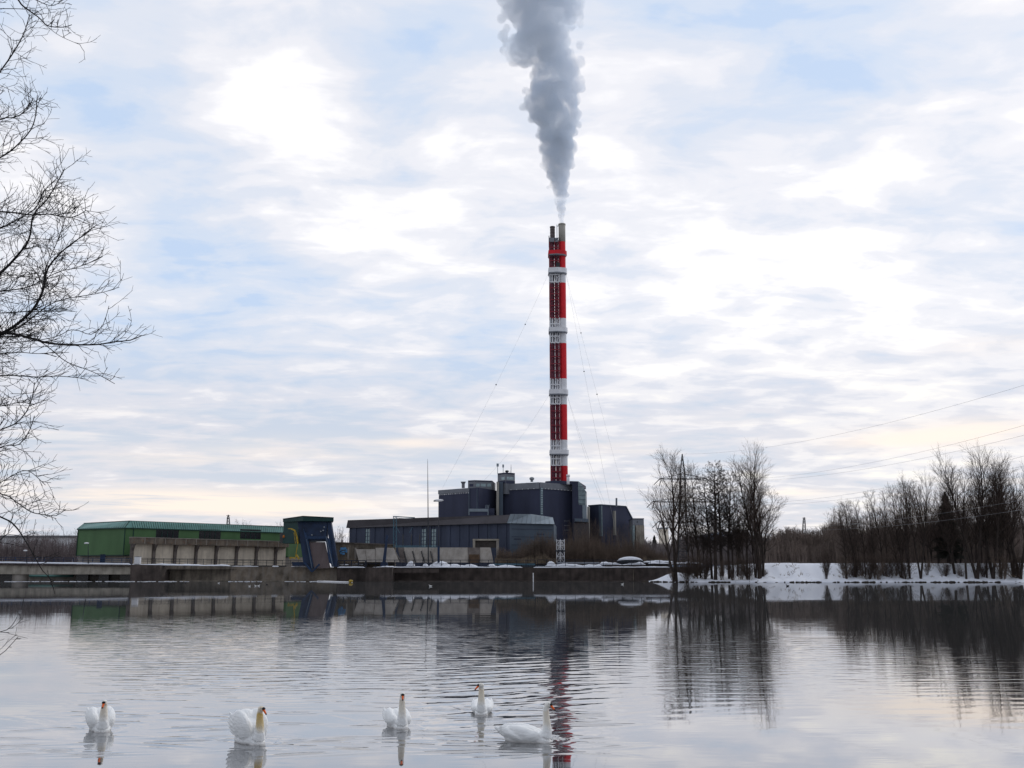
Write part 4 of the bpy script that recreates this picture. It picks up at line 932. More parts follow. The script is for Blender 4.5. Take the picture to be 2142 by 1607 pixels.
mb = MB(); mb.tube([P(969, 1021, dB + 2), P(969, 1012, dB + 2)], .55, 10); mb.tube([P(969, 1012, dB + 2), P(969, 1008, dB + 2)], [.6, .95], 10); mb.build('roof_vent', M['band'], lb)
mb = MB(); WB.px(mb, 981.3, 1020.5, 982.3, 1078, .01, .2); WB.px(mb, 998, 1022, 998.8, 1078, .01, .15); mb.build('downpipe', M['navy_pale'], lb)
# small annex with railings in front
an = thing('roof_annex', 'small dark annex with pale railings above the low hall roof', 'building', P(1000, 1070, 325))
mb = MB(); A, B = P(981, 1064.5, 322), P(1021, 1078, 322); mb.box(A.x, B.x, 322, 330, B.z - 6, A.z - .2); mb.build('wall', M['navy'], an)
mb = MB(); mb.box(A.x - .1, B.x + .1, 321.8, 321.98, A.z - .9, A.z); mb.box(A.x - .1, A.x + .15, 321.7, 321.78, B.z, A.z); mb.box(B.x - .15, B.x + .1, 321.7, 321.78, B.z, A.z); mb.build('railing', M['metal_pale'], an)
mb = MB(); A, B = P(990, 1063.5, 330.5), P(1034, 1075, 330.5); mb.box(A.x, B.x, 330.5, 335, B.z - 5, A.z); mb.build('upper_wall', M['navy'], an)
for x in (1006, 1016.5, 1019.5, 1022.5):
    mb = MB(); mb.tube([P(x - .8, 1063.5, 331), P(x, 1058, 331), P(x + 1, 1056, 331)], .12, 5); mb.build('vent_pipe', M['metal_pale'], an)

# ---- stair tower (C)
dC = 338
st = thing('stair_tower', 'slim grey tower with a glazed cabin and rooftop antennas between the two boiler houses', 'building', P(1058, 1075, dC))
mb = MB(); A, B = P(1038.5, 1008, dC - 4), P(1043.5, 1080, dC - 4); mb.box(A.x, B.x, dC - 4, dC + 4, 2.6, A.z); mb.build('shaft', M['flue_grey'], st)
mb = MB(); A, B = P(1044, 1012, dC - 2), P(1052, 1080, dC - 2); mb.box(A.x + .05, B.x, dC - 2, dC + 4, 2.6, A.z + .6); mb.build('shaft_wall', M['navy_pale'], st)
a_, b_, c_ = P(1041, 992, dC + 1), P(1058, 991, dC - 2.5), P(1077, 992.5, dC)
pl = [v2(a_), v2(b_), v2(c_), (c_.x, c_.y + 7), (a_.x, a_.y + 7)]; z1 = b_.z; z0 = P(1058, 1016, dC).z
mb = MB(); mb.prism(pl, z0 - 3, z1); cb = mb.build('cabin', M['band'], st)
w1, w2 = Wall(v2(a_), v2(b_)), Wall(v2(b_), v2(c_))
mb = MB(); w1.px(mb, 1049, 998, 1056, 1004, .005, .06); w2.px(mb, 1060, 998, 1074, 1004, .005, .06); mb.build('window', M['glass_pale'], cb)
mb = MB(); w1.px(mb, 1041, 1006, 1057.5, 1012, .005, .08); w2.px(mb, 1058.5, 1006, 1077, 1012, .005, .08); mb.build('lower_band', M['navy'], cb)
mb = MB(); mb.prism([(p[0], p[1] - .25) for p in pl], z1 + .003, z1 + .4); mb.build('roof', M['navy'], cb)
for (x, y, w_) in ((1041, 970, .55), (1052.5, 972, .42), (1069, 972, .1), (1067, 985, .08)):
    mb = MB(); mb.tube([P(x, 992, dC), P(x, y + 5, dC)], .10, 5); mb.tube([P(x, y + 6, dC), P(x, y, dC)], w_ * .8 if w_ > .2 else .06, 6); mb.build('antenna', M['metal_pale'] if w_ > .2 else M['steel_grey'], st)
mb = MB(); mb.tube([P(1060.5, 992, dC + 2), P(1060.5, 987, dC + 2)], .35, 8); mb.ball(P(1060.5, 986, dC + 2), (.7, .7, .35)); mb.build('roof_vent', M['steel_dark'], st)

# ---- main boiler house (D)
dD = 330
dA = P(1044, 1017, dD + 9.5); zD = P(1128.5, 1010, dD).z; dA = PZ(1044, 1014.6, zD); dB_ = P(1128.5, 1010, dD); dC_ = PZ(1203, 1015.6, zD)
mh = thing('boiler_house', 'tallest dark navy boiler house with a grey top band and sloped glazing, below the chimney', 'building', (dB_.x, dB_.y, 3.6))
W1, W2 = Wall(v2(dA), v2(dB_)), Wall(v2(dB_), v2(dC_))
dE_ = W2.pt(W2.hit(1213.5, 1100)[0], 0, 0)
mb = MB(); mb.prism([v2(dA), v2(dB_), v2(dC_), (dC_.x + 6, dC_.y + 28), (dA.x + 5, dA.y + 28)], 2.6, zD); mb.build('wall', M['navy'], mh)
mb = MB(); W1.block(mb, -.1, W1.len - .02, zD - 2.0, zD + .15, .003, .3); W2.block(mb, .05, W2.len, zD - 2.0, zD + .15, .003, .3); mb.build('fascia', M['band'], mh)
mb = MB()
for w_, x0, x1, n_, yy in ((W1, 1058, 1118, 6, 1021), (W2, 1139, 1200, 10, 1019.5)):
    for k in range(n_):
        u, z = w_.hit(x0 + (x1 - x0) * k / (n_ - 1), yy); w_.block(mb, u - .09, u + .09, zD - 2.0, zD - 1.75, .31, .45)
mb.build('floodlight', M['white_paint'], mh)
mb = MB(); W2.px(mb, 1129, 1020, 1134.5, 1078, .01, .35); cs = mb.build('corner_glazing', M['navy_pale'], mh)
mb = MB()
for k in range(12): W2.px(mb, 1130, 1021 + k * 4.7, 1133.6, 1023.8 + k * 4.7, .36, .40)
mb.build('pane', M['glass_pale'], cs)
mb = MB(); W1.px(mb, 1044, 1021, 1051.5, 1078, .01, .2); mb.build('side_panel', M['band'], mh)
# raised rear storey
rA, rB, rC = P(1141, 1009, dD + 8), P(1160, 1007.5, dD + 5), P(1210, 1007.5, dD + 8)
mb = MB(); mb.prism([v2(rA), v2(rB), v2(rC), (rC.x + 4, rC.y + 20), (rA.x, rA.y + 20)], zD + .02, P(1190, 1006.5, dD + 7).z); mb.build('upper_storey', M['navy'], mh)
mb = MB(); A = P(1100, 1009, dD + 6); B = P(1128, 1009, dD + 6); mb.box(A.x, B.x, dD + 6, dD + 14, zD + .02, zD + .5); mb.build('roof_kerb', M['band'], mh)
# right shoulder with sloped glazing
sh = [(1197, 1012), (1209, 1008.5), (1210, 1056), (1218, 1057), (1219, 1092), (1197, 1092)]
dS = dD + 5.5
vs = [P(x, y, dS) for x, y in sh]; nv = len(vs)
vs[-1].z = 2.6; vs[-2].z = 2.6
mb = MB(); mb.add([tuple(v) for v in vs] + [(v.x + 1.5, v.y + 22, v.z) for v in vs], [tuple(range(nv)), tuple(range(2 * nv - 1, nv - 1, -1))] + [(i, i + nv, (i + 1) % nv + nv, (i + 1) % nv) for i in range(nv)]); mb.build('shoulder', M['navy'], mh)
gl = [(1209.3, 1008.8), (1213, 1009), (1225, 1027), (1225, 1056), (1210.3, 1056)]
vs = [P(x, y, dS + .4) for x, y in gl]; nv = len(vs)
mb = MB(); mb.add([tuple(v) for v in vs] + [(v.x + 1.5, v.y + 18, v.z) for v in vs], [tuple(range(nv)), tuple(range(2 * nv - 1, nv - 1, -1))] + [(i, i + nv, (i + 1) % nv + nv, (i + 1) % nv) for i in range(nv)]); sg = mb.build('sloped_glazing', M['glass_pale'], mh)
mb = MB()
for y in (1018, 1027, 1036, 1045, 1054): mb.bar(P(1210.5, y, dS + .3), P(min(1225, 1213 + (y - 1009) * .667 if y < 1027 else 1225), y, dS + .3), .12)
for x in (1213.5, 1217.5, 1221.5, 1225): mb.bar(P(x, 1012 + max(0, (x - 1213)) * 1.25, dS + .3), P(x, 1056, dS + .3), .12)
mb.build('glazing_bar', M['navy_pale'], sg)
mb = MB(); slab(mb, [(1219.5, 1086), (1227, 1086), (1227, 1056.5), (1212, 1056.5)], [dS + .2] * 4, 8); mb.build('light_shaft', M['metal_pale'], mh)
mb = MB(); slab(mb, [(1202, 1091), (1231, 1092.5), (1231, 1085.5), (1202, 1084.5)], [dS - 1.5] * 4, 5); mb.build('balcony', M['navy_pale'], mh)
for k, y in enumerate((1089, 1098.5, 1108)):
    mb = MB()
    for i in range(4):
        W2.px(mb, 1180 + i * 2.9, y, 1182 + i * 2.9, y + 2, .01, .08)
    mb.build('louvre', M['band'], mh)
mb = MB(); mb.tube([P(1188.5, 1013.5, dD - .5), P(1188.5, 996, dD - .5)], .5, 10); mb.tube([P(1188.5, 997.5, dD - .5), P(1188.5, 993, dD - .5)], .62, 10); mb.build('roof_flue', M['white_paint'], mh, True)
mb = MB(); mb.tube([P(1112.5, 1008, dD + 5), P(1112.5, 1003, dD + 5)], .45, 8); mb.ball(P(1112.5, 1001.5, dD + 5), (.85, .85, .6)); mb.build('roof_vent', M['steel_grey'], mh, True)
# ---- lower block right of it, behind the thicket
lo = thing('lower_block', 'low dark block between the tallest boiler house and the right hand building', 'building', P(1222, 1110, 332))
mb = MB(); A, B = P(1200, 1093.5, dS - .5), P(1232, 1100, dS - .5); mb.box(A.x, B.x, dS - .6, dS + 12, 2.6, A.z); mb.build('wall', M['fascia_brown'], lo)

# ---- right building (E) and annex (F)
dE = 345
eA = P(1231, 1057.5, dE + 5); eB = P(1257, 1056.5, dE); eC = PZ(1309, 1060, eB.z)
rb = thing('ash_building', 'navy building with a sloping right shoulder and pale vertical strips, right of the boiler house', 'building', (eB.x, eB.y, 3.6))
mb = MB(); zt = eB.z
WEa, WEb = Wall(v2(eA), v2(eB)), Wall(v2(eB), v2(eC))
mb.prism([v2(eA), v2(eB), v2(eC), (eC.x + 2, eC.y + 18), (eA.x + 2, eA.y + 18)], 2.6, zt); mb.build('wall', M['navy'], rb)
uR, zR = WEb.hit(1323, 1086.5); q = WEb.pt(uR, 0, 0); u0 = WEb.len
p_ = [(*v2(eC), 2.6), (q.x, q.y, 2.6), (q.x, q.y, zR), (*v2(eC), zt)]
mb = MB(); mb.add(p_ + [(x + 2, y + 18, z) for x, y, z in p_], [(0, 1, 2, 3), (7, 6, 5, 4), (0, 4, 5, 1), (1, 5, 6, 2), (2, 6, 7, 3), (3, 7, 4, 0)]); mb.build('shoulder', M['navy'], rb)
mb = MB(); WEa.px(mb, 1253.5, 1058, 1257.5, 1122, .01, .3); mb.build('light_strip', M['navy_pale'], rb)
mb = MB(); WEb.px(mb, 1257.3, 1058, 1259, 1122, .01, .3); mb.build('light_strip', M['glass_pale'], rb)
mb = MB(); WEb.px(mb, 1282, 1069, 1285.5, 1120, .01, .8); mb.build('duct', M['flue_grey'], rb)
mb = MB(); WEb.px(mb, 1321, 1088, 1323, 1170, .01, .3); mb.build('light_strip', M['glass_pale'], rb)
mb = MB(); mb.bar(WEb.pt(0, .1, zt + .1), WEb.pt(u0, .1, zt + .1), .3, .3); mb.bar(WEb.pt(u0, .1, zt + .1), WEb.pt(uR, .1, zR + .1), .3, .3); mb.bar(WEa.pt(0, .1, zt + .1), WEa.pt(WEa.len, .1, zt + .1), .3, .3); mb.build('coping', M['navy_pale'], rb)
mb = MB(); mb.tube([P(1289.5, 1060, dE + 3), P(1289.5, 1042, dE + 3)], .35, 6); mb.build('antenna', M['band'], rb)
mb = MB(); mb.tube([P(1231, 1175, dE - 1), P(1231, 1060, dE - 1)], .5, 6); mb.build('duct', M['flue_grey'], rb)
fx = thing('end_annex', 'small annex with a pale metal top over a tan shaft, right end of the plant', 'building', P(1336, 1140, dE - 3))
mb = MB(); A, B = P(1323.5, 1086, dE - 3), P(1347, 1099, dE - 3); mb.box(A.x, B.x, dE - 3, dE + 8, B.z, A.z); mb.build('upper_storey', M['band'], fx)
mb = MB(); mb.box(A.x - .1, B.x + .1, dE - 3.2, dE + 8, A.z + .003, A.z + .25); mb.build('roof', M['navy'], fx)
mb = MB(); A2, B2_ = P(1330, 1099, dE - 3), P(1349, 1175, dE - 3); mb.box(A2.x, B2_.x, dE - 3.3, dE + 7.5, 2.6, B.z - .02); mb.build('shaft', M['concrete'], fx)
mb = MB(); A3, B3 = P(1323.5, 1099, dE - 3), P(1329.8, 1175, dE - 3); mb.box(A3.x, B3.x, dE - 3, dE + 6, 2.6, B.z - .02); mb.build('glazed_shaft', M['glass_pale'], fx)
mb = MB(); A4, B4 = P(1332, 1091, dE - 3), P(1334, 1093, dE - 3); mb.box(A4.x, B4.x, dE - 3.08, dE - 2.9, B4.z, A4.z); mb.build('window', M['window'], fx)

# ------------------------------------------------------------------ chimney
dK = 400; s = ppm(dK)
ck = thing('chimney', 'very tall red and white banded chimney with a lattice frame and ring platforms', 'chimney', P(1171, 1180, dK))
def KX(x, y): return P(x, y, dK)
base = P(1179.8, 1008, dK); top = P(1174.5, 469, dK)
xf = P(1178, 740, dK).x                                # upright axis of the main flue
xl = P(1161, 740, dK).x                                # axis of the lattice part
def zy(y): return P(1171, y, dK).z
BANDS = [(1040, 975, 'r'), (975, 921, 'w'), (921, 847, 'r'), (847, 793, 'w'), (793, 719, 'r'), (719, 667, 'w'), (667, 593, 'r'), (593, 562, 'w'), (562, 507, 'r')]
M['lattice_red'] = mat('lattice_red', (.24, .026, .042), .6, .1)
MC = {'r': M['red_paint'], 'w': M['white_paint']}
RF = 1.42
mb = MB(); mb.tube([(xf, dK, 2), (xf, dK, zy(1040))], RF, 20); mb.build('flue_base', M['white_paint'], ck, True)
for (y0, y1, c) in BANDS:
    mb = MB(); f0, f1 = zy(y0), zy(y1); mb.tube([(xf, dK, f0), (xf, dK, f1)], RF + (.22 * (1008 - y0) / 540. * 0), 24, cap=False); o = mb.build('flue_band', MC[c], ck, True); o['label'] = 'red painted band' if c == 'r' else 'white painted band'
mb = MB(); mb.tube([(xf, dK, zy(507)), (xf, dK, zy(470.5))], RF + .02, 24); mb.tube([(xf, dK, zy(471.5)), (xf, dK, zy(469))], RF + .14, 24); mb.build('flue_mouth', M['flue_grey'], ck, True)
# second, thinner flue inside the lattice
for (y0, y1, c) in BANDS:
    mb = MB(); mb.tube([(xl - .85, dK + 1.2, zy(y0)), (xl - .85, dK + 1.2, zy(y1))], .86, 14, cap=False); mb.build('inner_flue', M['red_shadow'] if c == 'r' else M['band'], ck, True)
    mb = MB(); mb.tube([(xl + .9, dK + 1.9, zy(y0)), (xl + .9, dK + 1.9, zy(y1))], .80, 14, cap=False); mb.build('inner_flue', M['red_shadow'] if c == 'r' else M['navy'], ck, True)
mb = MB(); xt = xl - .65; mb.tube([(xt, dK, zy(507)), (xt, dK, zy(476))], 1.0, 16); mb.tube([(xt, dK, zy(477)), (xt, dK, zy(474.5))], 1.1, 16)
for k in range(4): mb.tube([(xt, dK, zy(482 + k * 6)), (xt, dK, zy(481 + k * 6))], 1.07, 16)
mb.build('small_flue', M['flue_dark'], ck, True)
mb = MB(); mb.box(xl - 2.1, xl + 1.7, dK - 1.9, dK + 1.9, zy(509), zy(500.5)); mb.build('head_platform', M['band'], ck)
mb = MB(); mb.bar((xl + 1.2, dK - .6, zy(508)), (xl + 1.2, dK - .6, zy(471)), .22); mb.bar((xl + 1.2, dK - .6, zy(474)), (xf - 1, dK - .4, zy(474)), .2); mb.build('lightning_rod', M['teal_steel'], ck)
mb = MB(); mb.bar((xl - 2.2, dK - 1.5, zy(520)), (xl - 2.2, dK - 1.5, zy(496)), .3); mb.build('rod', M['steel_dark'], ck)
# lattice: four legs and bracing, painted in the same bands
for (y0, y1, c) in BANDS + [(507, 500, 'd')]:
    m = {'r': M['lattice_red'], 'w': M['white_paint'], 'd': M['steel_dark']}[c]
    mb = MB(); z0, z1 = zy(y0), zy(y1); hw = 1.95
    for lx in (xl - hw, xl + hw):
        for ly in (dK - 1.7, dK + 2.9): mb.bar((lx, ly, z0), (lx, ly, z1), .34 if c != 'd' else .25)
    mb.bar((xl + .15, dK - 1.8, z0), (xl + .15, dK - 1.8, z1), .26)
    nn = max(1, round((z1 - z0) / 2.7)); dz = (z1 - z0) / nn
    for k in range(nn):
        a, b = z0 + k * dz, z0 + (k + 1) * dz
        for ly in (dK - 1.7, dK + 2.9): mb.bar((xl - hw, ly, a + .1), (xl + hw, ly, a + .1), .20, .42)
        mb.bar((xl + .15, dK - 1.9, a), (xl + hw, dK - 1.9, b), .16); 
        for lx in (xl - hw, xl + hw): mb.bar((lx, dK - 1.7, a), (lx, dK + 2.9, b), .18); mb.bar((lx, dK - 1.7, a + .1), (lx, dK + 2.9, a + .1), .18)
    mb.build('lattice_section', m, ck)
# dull infill screen between the left legs (ladder cage and pipes)
for (y0, y1, c) in BANDS:
    mb = MB(); z0, z1 = zy(y0), zy(y1)
    mb.tube([(xl - 1.0, dK - 1.2, z0), (xl - 1.0, dK - 1.2, z1)], .28, 8, cap=False); mb.tube([(xl + .9, dK - .6, z0), (xl + .9, dK - .6, z1)], .3, 8, cap=False)
    mb.build('riser_pipe', M['red_shadow'] if c == 'r' else M['white_paint'], ck, True)
for (y0, y1, c) in ((535, 527, 'r'), (573, 563, 'w'), (696, 687, 'w'), (826, 816, 'w'), (951, 942, 'w')):
    z0, z1 = zy(y0), zy(y1); m = MC[c]; mb = MB()
    xa, xb = xl - 2.5, xf + 1.95; nn = 16
    outl = [(xa, dK - 2.2), (xl + 1.3, dK - 3.0)] + [(xf + math.sin(t) * 1.95, dK - math.cos(t) * 2.3) for t in [math.pi * (i / nn) for i in range(nn + 1)]] + [(xa, dK + 3.4)]
    mb.prism(outl, z0, z1); mb.build('ring_platform', m, ck)
    mb = MB(); mb.prism([(p[0] + (.25 if p[0] < xl else -.25), p[1] * .999 + .1) for p in outl], z0 - .5, z0 - .01); mb.build('platform_bracket', M['band'], ck)
mb = MB(); mb.box(xl + .6, xl + 2.2, dK - 2.4, dK - 1.9, zy(561), zy(553)); mb.build('obstruction_light', M['steel_dark'], ck)
# guy wires with marker balls
def wire(mb, p, q, r, sag=0., n=10):
    pts = [p.lerp(q, i / n) + Vector((0, 0, -sag * 4 * (i / n) * (1 - i / n))) for i in range(n + 1)]; mb.tube(pts, r, 4, cap=False); return pts
hk = [((1147, 573), (925, 1022), 330, [.26, .55]), ((1149, 826), (1008, 1010), 345, []), ((1184, 573), (1345, 1175), 360, [.22, .44]), ((1184, 573), (1300, 1172), 330, [.38]),
      ((1186, 826), (1303, 1150), 345, []), ((1186, 826), (1262, 1060), 350, [])]
for (a, b, d1, balls) in hk:
    p, q = P(a[0], a[1], dK), P(b[0], b[1], d1); mb = MB(); pts = wire(mb, p, q, .028, 2.0); g = mb.build('guy_wire', M['steel_grey'], ck)
    for f in balls:
        c = p.lerp(q, f) + Vector((0, 0, -2.0 * 4 * f * (1 - f))); mb = MB(); mb.ball(c, .26, 8, 6); mb.build('marker_ball', M['steel_dark'], g, True)

# ------------------------------------------------------------------ distant buildings
fb = thing('distant_block', 'small tan tower block seen behind the lattice pylon', 'building', P(1389, 1120, 700))
mb = MB(); A, B = P(1384, 1106, 700), P(1400, 1180, 700); mb.box(A.x, B.x, 700, 715, 2, A.z); mb.build('wall', M['concrete_tan'], fb)
mb = MB(); mb.box(A.x - .2, B.x + .2, 699.6, 715, A.z + .003, A.z + .8); mb.build('roof', M['navy_pale'], fb)
fb = thing('distant_hall', 'long pale hall with a flat roof behind the bare trees at the far left', 'building', P(80, 1135, 600))
mb = MB(); A, B = P(-20, 1124, 600), P(158, 1180, 600); mb.box(A.x, B.x, 600, 630, 2, A.z); mb.build('wall', M['white_paint'], fb)
mb = MB(); mb.box(A.x - .3, B.x + .3, 599, 631, A.z + .003, A.z + 1.0); mb.build('roof', M['band'], fb)
# ------------------------------------------------------------------ remeshed organic shapes
def remeshed(name, mb, voxel, m, parent=None, smooth=2, fac=.5, disp=None):
    me = bpy.data.meshes.new('tmp'); off = root_loc(parent); me.from_pydata([tuple(v) for v in mb.v], [], mb.f)
    bm = bmesh.new(); bm.from_mesh(me); bmesh.ops.remove_doubles(bm, verts=bm.verts, dist=1e-5); bmesh.ops.recalc_face_normals(bm, faces=bm.faces); bm.to_mesh(me); bm.free()
    o = bpy.data.objects.new('tmp', me); COL.objects.link(o)
    r = o.modifiers.new('r', 'REMESH'); r.mode = 'VOXEL'; r.voxel_size = voxel
    if smooth: s_ = o.modifiers.new('s', 'SMOOTH'); s_.factor = fac; s_.iterations = smooth
    if disp:
        tx = bpy.data.textures.new('puffs', 'CLOUDS'); tx.noise_scale = disp[0]; tx.noise_depth = 3
        d_ = o.modifiers.new('d', 'DISPLACE'); d_.texture = tx; d_.strength = disp[1]; d_.texture_coords = 'GLOBAL'
    dg = bpy.context.evaluated_depsgraph_get(); dg.update(); ne = bpy.data.meshes.new_from_object(o.evaluated_get(dg)); ne.name = name
    bpy.data.objects.remove(o); bpy.data.meshes.remove(me)
    ne.materials.clear(); ne.materials.append(m)
    for p in ne.polygons: p.use_smooth = True
    o = bpy.data.objects.new(name, ne); COL.objects.link(o)
    if parent: o.parent = parent
    return o

# ------------------------------------------------------------------ swans
def swan_mat(k):
    m = bpy.data.materials.new('swan_plumage'); m.use_nodes = True; t = m.node_tree; b = t.nodes['Principled BSDF']
    tcn = N(t, 'ShaderNodeTexCoord'); sp = N(t, 'ShaderNodeSeparateXYZ'); L(t, tcn.outputs['Object'], sp.inputs[0])
    nz = NOISE(t, tcn.outputs['Object'], 9., 4, .6)
    z = MATH(t, 'ADD', sp.outputs[2], MATH(t, 'MULTIPLY', MATH(t, 'SUBTRACT', nz, .5), .14))
    on = RAMP(t, sp.outputs[0], [(.30, 0.), (.38, 1.)])
    ny = RAMP(t, MATH(t, 'ABSOLUTE', sp.outputs[1]), [(.07, 1.), (.09, 0.)])
    on = MATH(t, 'MULTIPLY', on, ny)
    neck = MATH(t, 'MULTIPLY', RAMP(t, z, [(.20, 0.), (.34, .75), (.55, 1.), (.60, .35), (.66, .45)]), on)
    c = MIXC(t, MATH(t, 'MULTIPLY', neck, min(1., .25 + k * .75)), (.88, .88, .87), (.60, .42, .13))
    gr = MATH(t, 'MULTIPLY', RAMP(t, sp.outputs[2], [(.0, 1.), (.05, 0.)]), .35)
    c = MIXC(t, gr, c, (.40, .33, .27)); L(t, c, b.inputs['Base Color'])
    mpn = N(t, 'ShaderNodeMapping'); mpn.inputs['Scale'].default_value = (6, 22, 16); L(t, tcn.outputs['Object'], mpn.inputs[0])
    fn = NOISE(t, mpn.outputs[0], 1.3, 3, .5)
    bn = N(t, 'ShaderNodeBump'); bn.inputs['Strength'].default_value = .8; bn.inputs['Distance'].default_value = .03; L(t, fn, bn.inputs['Height']); L(t, bn.outputs[0], b.inputs['Normal'])
    b.inputs['Roughness'].default_value = .75; b.inputs['Subsurface Weight'].default_value = .15; b.inputs['Subsurface Radius'].default_value = (.05, .05, .05); return m
WZ = [.44, .60, .35, .26, .30]; BW = [1.0, 1.12, 1.0, .92, 1.0]; HT = [.63, .70, .73, .70, .74]
for i, w in enumerate(SWANS):
    t = thing('swan', w['label'], 'swan', w['loc'], 'swans on the river'); t.rotation_euler = (0, 0, R(w['hd']))
    # neck foot stands on the waterline pixel, so the body lies behind it
    mb = MB(); wz, bw, ht = WZ[i], BW[i], HT[i]; ox = -.42
    mb.ball((ox - .02, 0, .05), (.44, .215 * bw, .17), 20, 14)
    mb.ball((ox + .17, 0, .04), (.20, .17 * bw, .15), 16, 12)
    for s_ in (-1, 1):
        rt = Matrix.Rotation(R(-7 * s_), 3, 'X') @ Matrix.Rotation(R(9), 3, 'Y') @ Matrix.Rotation(R(5 * s_), 3, 'Z')
        mb.ball((ox - .08, s_ * .145 * bw, wz * .52), (.37, .11 + .02 * (wz > .4), wz * .46), 20, 14, rt)
        mb.ball((ox + .08, s_ * .14 * bw, wz * .42), (.22, .12, wz * .38), 16, 12)
        mb.ball((ox - .33, s_ * .10, wz * .55), (.24, .055, .085 + wz * .14), 14, 10, Matrix.Rotation(R(14), 3, 'Y'))
    for s_ in (-1, 1):
        for k_ in range(5):
            mb.ball((ox - .20 - .035 * k_, s_ * (.150 * bw + .105 - .012 * abs(k_ - 2) ** 1.6), wz * (.26 + .13 * k_)), (.21 - .015 * k_, .026, .030), 12, 8, Matrix.Rotation(R(10 + 3 * k_), 3, 'Y'))
    if wz > .5:
        mb.ball((ox - .22, 0, wz * .56), (.26, .22, wz * .42), 16, 12); mb.ball((ox - .05, 0, wz * .40), (.34, .2, wz * .34), 16, 12)
    else:
        mb.ball((ox - .12, 0, wz * .52), (.36, .18, wz * .44), 16, 12)
    mb.tube([(ox - .36, 0, .12), (ox - .52, 0, .17), (ox - .66, 0, .23)], [.11, .075, .02], 10)
    nb = -.02 + w['neck'] * .4
    pts = [(-.10, 0, -.02), (-.06, 0, .10), (-.03, 0, .20), (-.025, 0, .32), (-.035, 0, .44), (-.045, 0, ht - .14), (-.035, 0, ht - .08), (0.0, 0, ht - .048)]
    rr = [.155, .132, .102, .080, .069, .061, .055, .050]
    cur = []
    for a in range(len(pts) - 1):
        for k in range(4):
            f = k / 4; cur.append((Vector(pts[a]).lerp(Vector(pts[a + 1]), f), rr[a] * (1 - f) + rr[a + 1] * f))
    cur.append((Vector(pts[-1]), rr[-1]))
    mb.tube([c[0] for c in cur], [c[1] for c in cur], 12)
    hy = Matrix.Rotation(R(w['yaw']), 3, 'Z'); hc = Vector((-.005, 0, ht - .048))
    def H(x, y, z): return hc + hy @ Vector((x, y, z))
    mb.ball(H(.012, 0, 0), (.076, .052, .053), 14, 10, hy); mb.ball(H(.055, 0, -.012), (.04, .032, .034), 12, 8, hy)
    # all children share the swan's own frame; body coordinates shifted so that x>0.3 is the neck in its material
    body_mb = MB(); body_mb.v = [(v[0] + .42, v[1], v[2]) for v in mb.v]; body_mb.f = mb.f
    mt = swan_mat(w['stain'])
    off = Vector((-.42 + .14, 0, 0))
    body = remeshed('body', body_mb, .013, mt, None, 4, .5); body.parent = t; body.location = off; body.scale = (1, 1, 1)
    def child(name, mbx, m, par=None, sm=True):
        me_o = mbx.build(name, m, None, sm); me_o.parent = par or t
        if not par: me_o.location = (.14, 0, 0)
        return me_o
    mk = MB(); mk.ball(H(.076, 0, .004), (.032, .038, .026), 12, 8, hy @ Matrix.Rotation(R(25), 3, 'Y')); mk.ball(H(.078, 0, .020), (.018, .013, .014), 10, 6); child('face_mask', mk, M['black'])
    bk = MB(); d0, d1 = H(.070, 0, -.010), H(.150, 0, -.088)
    pp = [d0, d0.lerp(d1, .35), d0.lerp(d1, .75), d1]; bk.tube(pp, [.028, .021, .018, .014], 10); bo_ = child('bill', bk, M['beak'])
    tp = MB(); tp.ball(d1 + (d1 - d0).normalized() * .001, (.017, .017, .016), 8, 6); child('bill_tip', tp, M['black'], bo_)
    for s_ in (-1, 1):
        ey = MB(); ey.ball(H(.042, s_ * .038, .014), .0085, 8, 6); child('eye', ey, M['black'])
# ducks and gulls resting far off, a few pixels each
def bird(name, label, cat, x, y, m, s_, hd, grp):
    p = PZ(x, y, 0); mb = MB(); 
    mb.ball((0, 0, .08), (.24, .12, .11), 10, 7); mb.tube([(.15, 0, .12), (.2, 0, .22), (.21, 0, .27)], [.06, .045, .05], 7); mb.ball((.23, 0, .28), (.07, .05, .05), 8, 6); mb.tube([(.28, 0, .275), (.35, 0, .26)], [.022, .01], 5); mb.tube([(-.18, 0, .12), (-.32, 0, .18)], [.06, .015], 6)
    o = mb.build(name, m, None, True); o.location = p; o.scale = (s_ * .62,) * 3; o.rotation_euler = (0, 0, R(hd)); tag(o, label, cat, grp)
bird('duck', 'left one of two dark ducks floating below the pale weir wall', 'duck', 383, 1219.5, M['duck_dark'], 1.5, 200, 'water birds far out')
bird('duck', 'right one of two dark ducks floating below the pale weir wall', 'duck', 387.5, 1219.5, M['duck_dark'], 1.4, -20, 'water birds far out')
bird('gull', 'lone small white gull floating below the weir wall', 'gull', 457.5, 1220.5, M['duck_white'], 1.3, 10, 'water birds far out')
bird('gull', 'leftmost of three white gulls in a row below the weir wall', 'gull', 522, 1227, M['duck_white'], 1.3, 0, 'water birds far out')
bird('gull', 'middle one of three white gulls in a row below the weir wall', 'gull', 534.5, 1226.5, M['duck_white'], 1.3, 170, 'water birds far out')
bird('gull', 'rightmost of three white gulls in a row below the weir wall', 'gull', 541, 1226.3, M['duck_white'], 1.4, 0, 'water birds far out')
bird('duck', 'dark duck floating just left of the floating boom', 'duck', 558, 1223.3, M['duck_dark'], 1.4, 180, 'water birds far out')
bird('gull', 'white gull floating below the foot of the tall street lamp', 'gull', 900.5, 1227, M['duck_white'], 1.7, 185, 'water birds far out')
bird('gull', 'white gull floating near the right end of the quay wall', 'gull', 1302, 1223, M['duck_white'], 1.7, 0, 'water birds far out')
bird('duck', 'dark duck floating before the open snowy bank, right of the bare trees', 'duck', 1647.5, 1226.5, M['duck_dark'], 1.9, 180, 'water birds far out')

